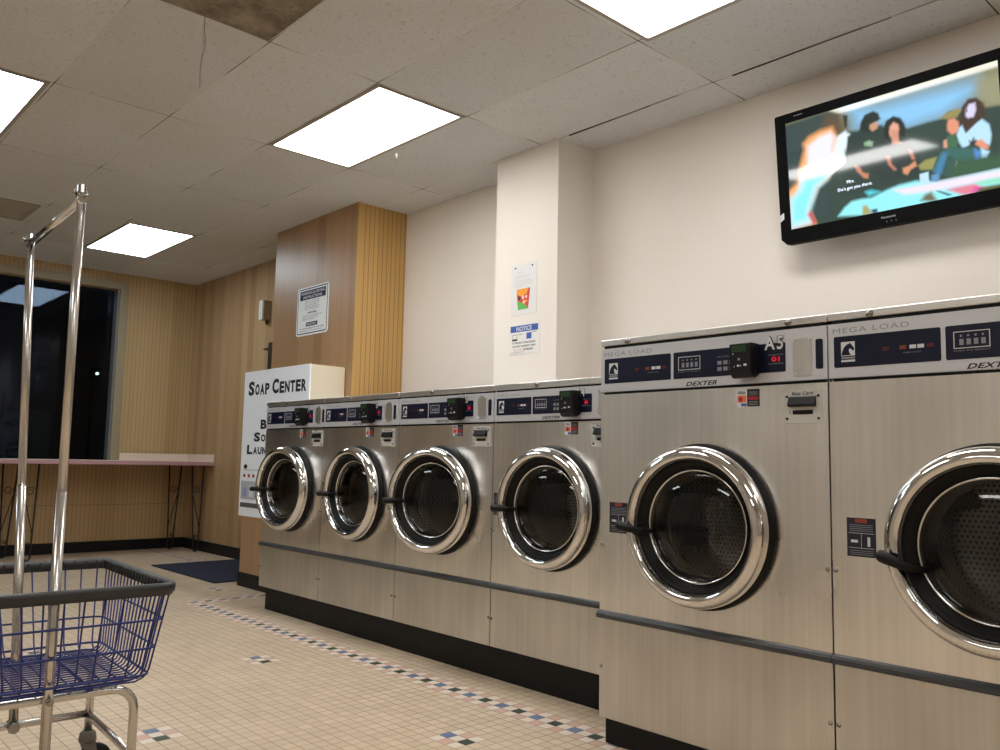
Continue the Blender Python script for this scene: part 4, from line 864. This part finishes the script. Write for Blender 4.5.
mb.box((-0.09, y, -0.128), (0.09, y+0.0004, -0.096), mi=0); put_text(mb, 'IMPORTANT', -0.075, 0.075, -0.121, -0.104, y-0.0004, 1, bold=0.02)
put_text(mb, 'NOT RESPONSIBLE FOR LOST ITEMS', -0.19, 0.19, -0.150, -0.140, y, 0, bold=0.01); put_text(mb, 'PLEASE KEEP THIS AREA CLEAN', -0.19, 0.17, -0.168, -0.159, y, 0)
mb.build('sign_print', [mat('sign_navy', rgb=(26, 33, 74), rough=0.6, spec=0.15), WHITEP], s)
s = tag(plane_empty('poster', 3.581, 3.716, 2.103), 'white paper poster with a colourful drink cup, pinned high on the white pillar', 'poster')
mb = MB(); mb.box((-0.113, -0.003, -0.160), (0.113, 0, 0.160), 0.001); mb.build('poster_sheet', mat('poster_white', rgb=(226, 226, 226), rough=0.18), s)
mb = MB(); y = -0.0034
for k, (a, b) in enumerate(((-0.06, 0.0), (-0.075, 0.06), (-0.075, 0.05), (-0.075, 0.085), (-0.075, 0.085), (-0.075, 0.085), (-0.075, -0.02))):
    put_text(mb, ('Thank you', 'please keep this room', 'clean for everyone', 'no drinks or food may be', 'left on top of washers or', 'tables and please put cups', 'in the bin')[k], a, b, (0.105, 0.082, 0.070, 0.050, 0.038, 0.026, 0.014)[k], (0.113, 0.089, 0.077, 0.057, 0.045, 0.033, 0.021)[k], y, 0)
cup = [(-0.064, 0.003), (0.058, 0.003), (0.042, -0.128), (-0.048, -0.128)]
mb.face([(x, y, z) for x, z in cup], 1)
mb.face([(x, y-0.0002, z) for x, z in ((-0.064, 0.003), (0.045, 0.003), (0.03, -0.030), (-0.02, -0.045), (-0.058, -0.030))], 2)
mb.face([(x, y-0.0002, z) for x, z in ((-0.056, -0.070), (-0.01, -0.085), (0.03, -0.112), (0.042, -0.128), (-0.048, -0.128))], 3)
for (cx_, cz_, r_, m_) in ((-0.036, -0.055, 0.012, 4), (-0.005, -0.052, 0.012, 5), (0.024, -0.050, 0.010, 5), (0.005, -0.082, 0.012, 5), (0.026, -0.078, 0.008, 2)): mb.lathe([(r_, 0), (0, -0.0001)], (cx_, y-0.0004, cz_), 'y', 16, mi=m_)
mb.build('poster_print', [GREYINK, mat('cup_red', rgb=(206, 70, 62), rough=0.4), mat('cup_orange', rgb=(240, 158, 52), rough=0.4), mat('cup_green', rgb=(104, 180, 84), rough=0.4), mat('cup_dark', rgb=(60, 60, 60), rough=0.4), mat('cup_pink', rgb=(244, 196, 184), rough=0.4)], s)
for x in (-0.075, 0.075):
    mb = MB(); mb.lathe([(0.005, 0), (0.005, -0.003), (0.003, -0.005), (0, -0.005)], (x, -0.003, 0.140), 'y', 12); mb.build('push_pin', BLACKP, s)
s = tag(plane_empty('notice_sign', 3.581, 3.706, 1.795), 'white notice sign with a blue heading, on the pillar below the cup poster', 'sign')
mb = MB(); mb.box((-0.136, -0.003, -0.100), (0.136, 0, 0.096), 0.001); mb.build('sign_board', mat('notice_white', rgb=(228, 226, 222), rough=0.35), s)
mb = MB(); y = -0.0034
mb.box((-0.122, y, 0.040), (0.122, y+0.0003, 0.080), mi=1); put_text(mb, 'NOTICE', -0.068, 0.068, 0.046, 0.073, y-0.0004, 2, bold=0.02)
for a, b, c, d, m_ in ((-0.105, -0.060, 0.022, 0.024, 0), (-0.105, -0.103, -0.012, 0.024, 0), (-0.062, -0.060, -0.012, 0.024, 0), (-0.105, -0.060, -0.014, -0.002, 0), (-0.05, -0.015, 0.022, 0.025, 0), (0.022, 0.066, -0.008, 0.030, 1), (0.07, 0.112, 0.030, 0.033, 0)): mb.box((a, y, c), (b, y+0.0003, d), mi=m_)
put_text(mb, 'TO PREVENT OVERLOADING', -0.105, 0.100, -0.034, -0.022, y, 0, bold=0.02); put_text(mb, 'DO NOT USE MORE THAN', -0.100, 0.100, -0.056, -0.044, y, 0, bold=0.02)
put_text(mb, '1/2 CUP', -0.09, -0.02, -0.080, -0.066, y, 3); put_text(mb, 'DETERGENT', -0.005, 0.082, -0.078, -0.065, y, 0, bold=0.03); mb.box((-0.115, y, -0.088), (0.0, y+0.0003, -0.086), mi=0)
mb.build('sign_print', [INK, BLUEINK, WHITEP, mat('pale_red', rgb=(200, 140, 130), rough=0.5)], s)

# ------------------------------------------------------------ small things on the side wall
s = tag(empty('wall_sensor', (XW, 7.68, 2.475), -PI/2), 'small pale plastic box on the wood wall left of the closet', 'sensor box')
mb = MB(); mb.rrect(-0.06, 0.03, -0.10, 0.10, -0.075, 0, 0.012); mb.build('sensor_body', mat('tan_plastic', rgb=(140, 124, 98), rough=0.5), s)
mb = MB(); mb.rrect(-0.056, 0.022, -0.095, 0.095, -0.092, -0.075, 0.012); mb.build('sensor_cover', OFFW, s)
mb = MB(); mb.tube([(0.0, -0.03, -0.10), (0.0, -0.03, -0.135)], 0.012, 10); mb.build('sensor_knob', BLACKP, s)
s = tag(empty('wall_bracket', (XW, 7.59, 1.98), -PI/2), 'dark brown upright bracket with a small peg, on the wood wall above the soap machine', 'bracket')
mb = MB(); mb.box((-0.035, -0.03, -0.24), (0.035, 0, 0.17), 0.004); mb.build('bracket_bar', DKBROWN, s)
mb = MB(); mb.tube([(-0.03, -0.018, 0.11), (-0.14, -0.018, 0.115)], 0.009, 8); mb.build('bracket_peg', DKBROWN, s)

# ------------------------------------------------------------ counter under the window
CF = 8.775; ct = tag(empty('counter', (1.6, 9.1, 0)), 'long pink-edged counter on black iron legs, under the dark window', 'counter')
mb = MB(); mb.box((XL+0.01-1.6, CF-9.1, 0.922), (XW-0.002-1.6, YF-9.1-0.02, 0.963), 0.004, mi=0); o = mb.build('counter_top', [PINK, PEACH], ct)
for f in o.data.polygons:
    if f.normal.z > 0.9: f.material_index = 1
mb = MB(); mb.box((3.135-1.6, YF-9.1-0.032, 0.963), (XW-1.6-0.016, YF-9.1-0.02, 1.041), 0.001); mb.box((XW-1.6-0.016, CF-9.1+0.01, 0.963), (XW-1.6-0.002, YF-9.1-0.02, 1.041), 0.001); mb.build('splash_board', PEACH, ct)
def iron_leg(cx_, cy_, w0, flip=1):
    """two rods meeting in a foot loop, a diagonal brace and two scrolls; top under the counter"""
    mb = MB(); Z = 0.920; r = 0.0085
    L0, R0 = cx_-w0/2, cx_+w0/2; bx = cx_+flip*w0*0.12
    mb.tube([(L0, cy_, Z), (bx-0.028, cy_, 0.10), (bx-0.026, cy_, 0.035), (bx-0.012, cy_, 0.010), (bx+0.012, cy_, 0.010), (bx+0.026, cy_, 0.035), (bx+0.028, cy_, 0.10), (R0, cy_, Z)], r, 8)
    mb.tube([(L0+(bx-L0)*0.35 if flip > 0 else R0+(bx-R0)*0.35, cy_, 0.60), (bx+0.034*flip, cy_, 0.24)], 0.005, 6)
    for cz_, rr in ((0.66, 0.044), (0.16, 0.022)):
        pts = []
        for k in range(22):
            a = flip*k/21*2.9*PI+0.5; q = rr*(1-0.7*k/21); pts.append((cx_+flip*0.006+q*math.cos(a), cy_, cz_+q*math.sin(a)))
        mb.tube(pts, 0.004, 6)
    mb.box((L0-0.02, cy_-0.02, Z-0.004), (R0+0.02, cy_+0.02, Z)); 
    o = mb.build('leg', IRON, ct); o.location = (-1.6, -9.1, 0)
for xl in (3.70, 2.08, 0.45, -1.2):
    iron_leg(xl, 9.35, 0.135, -1); iron_leg(xl+0.085, 8.95, 0.130, 1)
mb = MB(); mb.rrect(-0.0001, 0.84, 0, 1.37, 0, 0.009, 0.01); o = mb.build('floor_mat', CARPET, None, (3.012, 6.69, 0.001)); o.rotation_euler = (0, 0, 0)
for v_ in o.data.vertices: v_.co = Vector((v_.co.x, v_.co.z, 0.009-v_.co.y))
o.data.flip_normals()
tag(o, 'dark navy floor mat lying between the counter and the soap machine', 'mat')

# ------------------------------------------------------------ laundry cart with garment rack
ca_ = tag(empty('laundry_cart', (0.68, 2.74, 0), -0.052), 'chrome laundry cart with a blue wire basket and tall hanging rack', 'laundry cart')
def LP(x, y, z): return (x-0.68, y-2.74, z)
XR, XLc = 0.923, 0.44; Y0c, Y1c = 2.514, 2.963; ZF = 0.384; rt = 0.0125
mb = MB()
def hoop(y):
    pts = [LP(XLc, y, 0.14)]
    pts += [LP(XLc, y, ZF-0.06)] + [LP(XLc+0.06-0.06*math.cos(a), y, ZF-0.06+0.06*math.sin(a)) for a in (0.4, 0.8, 1.2)] + [LP(XLc+0.07, y, ZF)]
    pts += [LP(XR-0.07, y, ZF)] + [LP(XR-0.06+0.06*math.sin(a), y, ZF-0.06+0.06*math.cos(a)) for a in (0.37, 0.77, 1.17)] + [LP(XR, y, ZF-0.06), LP(XR, y, 0.14)]
    mb.tube(pts, rt, 12)
hoop(Y0c); hoop(Y1c)
mb.tube([LP(XR, Y0c, 0.20), LP(XR, Y1c, 0.20)], rt*0.9, 10); mb.tube([LP(XLc, Y0c, 0.20), LP(XLc, Y1c, 0.20)], rt*0.9, 10); mb.tube([LP(XLc, Y1c, 0.205), LP(XR, Y1c, 0.205)], rt*0.9, 10)
mb.build('cart_frame', CHROME_W, ca_)
mb = MB()
def sqtube(p, q, r):
    mb.tube([p, q], r, 8)
np_b, np_t = LP(0.697, 2.492, 0.145), LP(0.6905, 2.492, 1.782); fp_b, fp_t = LP(0.706, 2.947, 0.19), LP(0.653, 2.961, 1.728)
mb.tube([np_b, LP(0.694, 2.492, 0.93)], 0.0135, 14); mb.tube([LP(0.694, 2.492, 0.90), np_t], 0.0118, 14); o = mb.build('rack_pole', CHROME_W, ca_)
mb = MB(); mb.tube([fp_b, LP(0.680, 2.954, 0.93)], 0.0135, 14); mb.tube([LP(0.681, 2.954, 0.90), fp_t], 0.0118, 14); mb.build('rack_pole', CHROME_W, ca_)
mb = MB(); mb.tube([LP(0.6905, 2.478, 1.742), LP(0.653, 2.975, 1.696)], 0.0125, 14); mb.build('rack_crossbar', CHROME, ca_)
for (x, y, z) in ((0.6905, 2.492, 1.757), (0.653, 2.961, 1.705)):
    mb = MB(); mb.tube([LP(x-0.022, y, z+0.002), LP(x+0.019, y, z)], 0.004, 8); mb.tube([LP(x-0.023, y, z+0.002), LP(x-0.016, y, z+0.002)], 0.007, 8); mb.tube([LP(x, y, z-0.012), LP(x, y, z+0.004)], 0.0155, 12); mb.build('rack_clamp', SCREW, ca_)
mb = MB(); mb.tube([LP(0.697, 2.470, 0.384), LP(0.697, 2.482, 0.384)], 0.010, 10); mb.tube([LP(0.697, 2.464, 0.384), LP(0.697, 2.472, 0.384)], 0.006, 6); mb.build('rack_bolt', SCREW, ca_)
mb = MB(); mb.tube([LP(0.705, 2.925, 0.205), LP(0.705, 2.985, 0.205)], 0.016, 10); mb.build('rack_bolt', SCREW, ca_)
# wire basket
T_ = dict(x0=0.335, x1=0.997, y0=2.476, y1=3.167, z=0.640); B_ = dict(x0=0.40, x1=0.942, y0=2.472, y1=2.978, z=0.408)
def lerp(a, b, f): return a+(b-a)*f
def rect_at(f, out=0.0):
    return (lerp(B_['x0'], T_['x0'], f)-out, lerp(B_['x1'], T_['x1'], f)+out, lerp(B_['y0'], T_['y0'], f)-out, lerp(B_['y1'], T_['y1'], f)+out, lerp(B_['z'], T_['z'], f))
def loop_pts(f, out, r=0.035):
    x0, x1, y0, y1, z = rect_at(f, out); P = []
    for cx_, cy_, a in ((x1-r, y1-r, 0), (x0+r, y1-r, 90), (x0+r, y0+r, 180), (x1-r, y0+r, 270)):
        for k in range(5): q = math.radians(a+90*k/4); P.append(LP(cx_+r*math.cos(q), cy_+r*math.sin(q), z))
    return P
mb = MB(); wr = 0.0026
for f in (0.37, 0.70): mb.tube(loop_pts(f, 0.003), 0.0032, 8, closed=True)
mb.tube(loop_pts(0.06, 0.004), 0.0036, 8, closed=True); mb.tube(loop_pts(0.0, -0.02), 0.0032, 8, closed=True)
nx, ny = 13, 19
def wire_u(pt_top0, pt_b0, pt_b1, pt_top1, bend):
    a, b, c, d = (Vector(p) for p in (pt_top0, pt_b0, pt_b1, pt_top1)); q = 0.028
    P = [a, b+(a-b).normalized()*q, b+((a-b).normalized()+(c-b).normalized())*q*0.33, b+(c-b).normalized()*q, c+(b-c).normalized()*q, c+((b-c).normalized()+(d-c).normalized())*q*0.33, c+(d-c).normalized()*q, d]
    mb.tube(P, wr, 6, cap=False)
for i in range(nx):
    f = (i+0.5)/nx; xb, xt = lerp(B_['x0'], B_['x1'], f), lerp(T_['x0'], T_['x1'], f)
    wire_u(LP(xt, T_['y0'], T_['z']), LP(xb, B_['y0'], B_['z']), LP(xb, B_['y1'], B_['z']), LP(xt, T_['y1'], T_['z']), 0)
for i in range(ny):
    f = (i+0.5)/ny; yb, yt = lerp(B_['y0'], B_['y1'], f), lerp(T_['y0'], T_['y1'], f)
    wire_u(LP(T_['x0'], yt, T_['z']), LP(B_['x0'], yb, B_['z']-0.004), LP(B_['x1'], yb, B_['z']-0.004), LP(T_['x1'], yt, T_['z']), 0)
for xk in (0.55, 0.80): mb.tube([LP(xk, B_['y0']+0.01, B_['z']-0.008), LP(xk, B_['y1']-0.01, B_['z']-0.008)], 0.005, 6)
mb.build('wire_basket', BLUEWIRE, ca_)
# moulded rim
mb = MB()
def rim_loop(out, z, r): 
    x0, x1, y0, y1 = T_['x0']-out, T_['x1']+out, T_['y0']-out, T_['y1']+out; P = []
    for cx_, cy_, a in ((x1-r, y1-r, 0), (x0+r, y1-r, 90), (x0+r, y0+r, 180), (x1-r, y0+r, 270)):
        for k in range(5): q = math.radians(a+90*k/4); P.append(LP(cx_+r*math.cos(q), cy_+r*math.sin(q), z))
    return P
sect = [(0.004, 0.636), (0.010, 0.637), (0.011, 0.643), (0.016, 0.646), (0.018, 0.664), (0.014, 0.671), (0.004, 0.672), (-0.006, 0.668), (-0.009, 0.658), (-0.009, 0.645), (-0.004, 0.641), (-0.004, 0.637)]
rings = []
for out, z in sect: rings.append([mb.bm.verts.new(p) for p in rim_loop(out, z, 0.028+out)])
n = len(rings[0]); m = len(rings)
for a in range(m):
    for b in range(n): f = mb.bm.faces.new([rings[a][b], rings[a][(b+1) % n], rings[(a+1) % m][(b+1) % n], rings[(a+1) % m][b]]); f.smooth = True
for i in range(22):       # ribs moulded on the inner faces
    y = lerp(T_['y0']+0.03, T_['y1']-0.03, i/21)
    for x, s_ in ((T_['x1'], -1), (T_['x0'], 1)): p = LP(x+s_*0.010, y, 0); mb.box((p[0]-0.004, p[1]-0.004, 0.640), (p[0]+0.004, p[1]+0.004, 0.668), 0.0015, seg=1)
for i in range(18):
    x = lerp(T_['x0']+0.03, T_['x1']-0.03, i/17)
    for y, s_ in ((T_['y1'], -1), (T_['y0'], 1)): p = LP(x, y+s_*0.010, 0); mb.box((p[0]-0.003, p[1]-0.004, 0.640), (p[0]+0.003, p[1]+0.004, 0.668), 0.0015, seg=1)
mb.build('basket_rim', GREYPL, ca_)
for (x, y) in ((XR, Y0c), (XR, Y1c), (XLc, Y0c), (XLc, Y1c)):
    p = LP(x, y, 0); mb = MB()
    mb.lathe([(0, 0.152), (0.018, 0.152), (0.024, 0.145), (0.027, 0.124), (0.024, 0.118), (0, 0.118)], (p[0], p[1], 0), 'z', 20)
    mb.box((p[0]-0.022, p[1]-0.022, 0.112), (p[0]+0.022, p[1]+0.022, 0.124), 0.004)
    for s_ in (-1, 1): mb.prism([(p[0]-0.02, 0.115), (p[0]+0.02, 0.115), (p[0]+0.034, 0.05), (p[0]+0.012, 0.042)], p[1]+s_*0.020-0.0015, p[1]+s_*0.020+0.0015)
    cs = mb.build('caster', CASTER, ca_)
    mb = MB(); mb.lathe([(0.012, -0.014), (0.045, -0.013), (0.053, -0.009), (0.055, 0), (0.053, 0.009), (0.045, 0.013), (0.012, 0.014), (0.012, -0.014)], (p[0]+0.022, p[1], 0.055), 'y', 28); mb.build('wheel', BLACKR, cs)
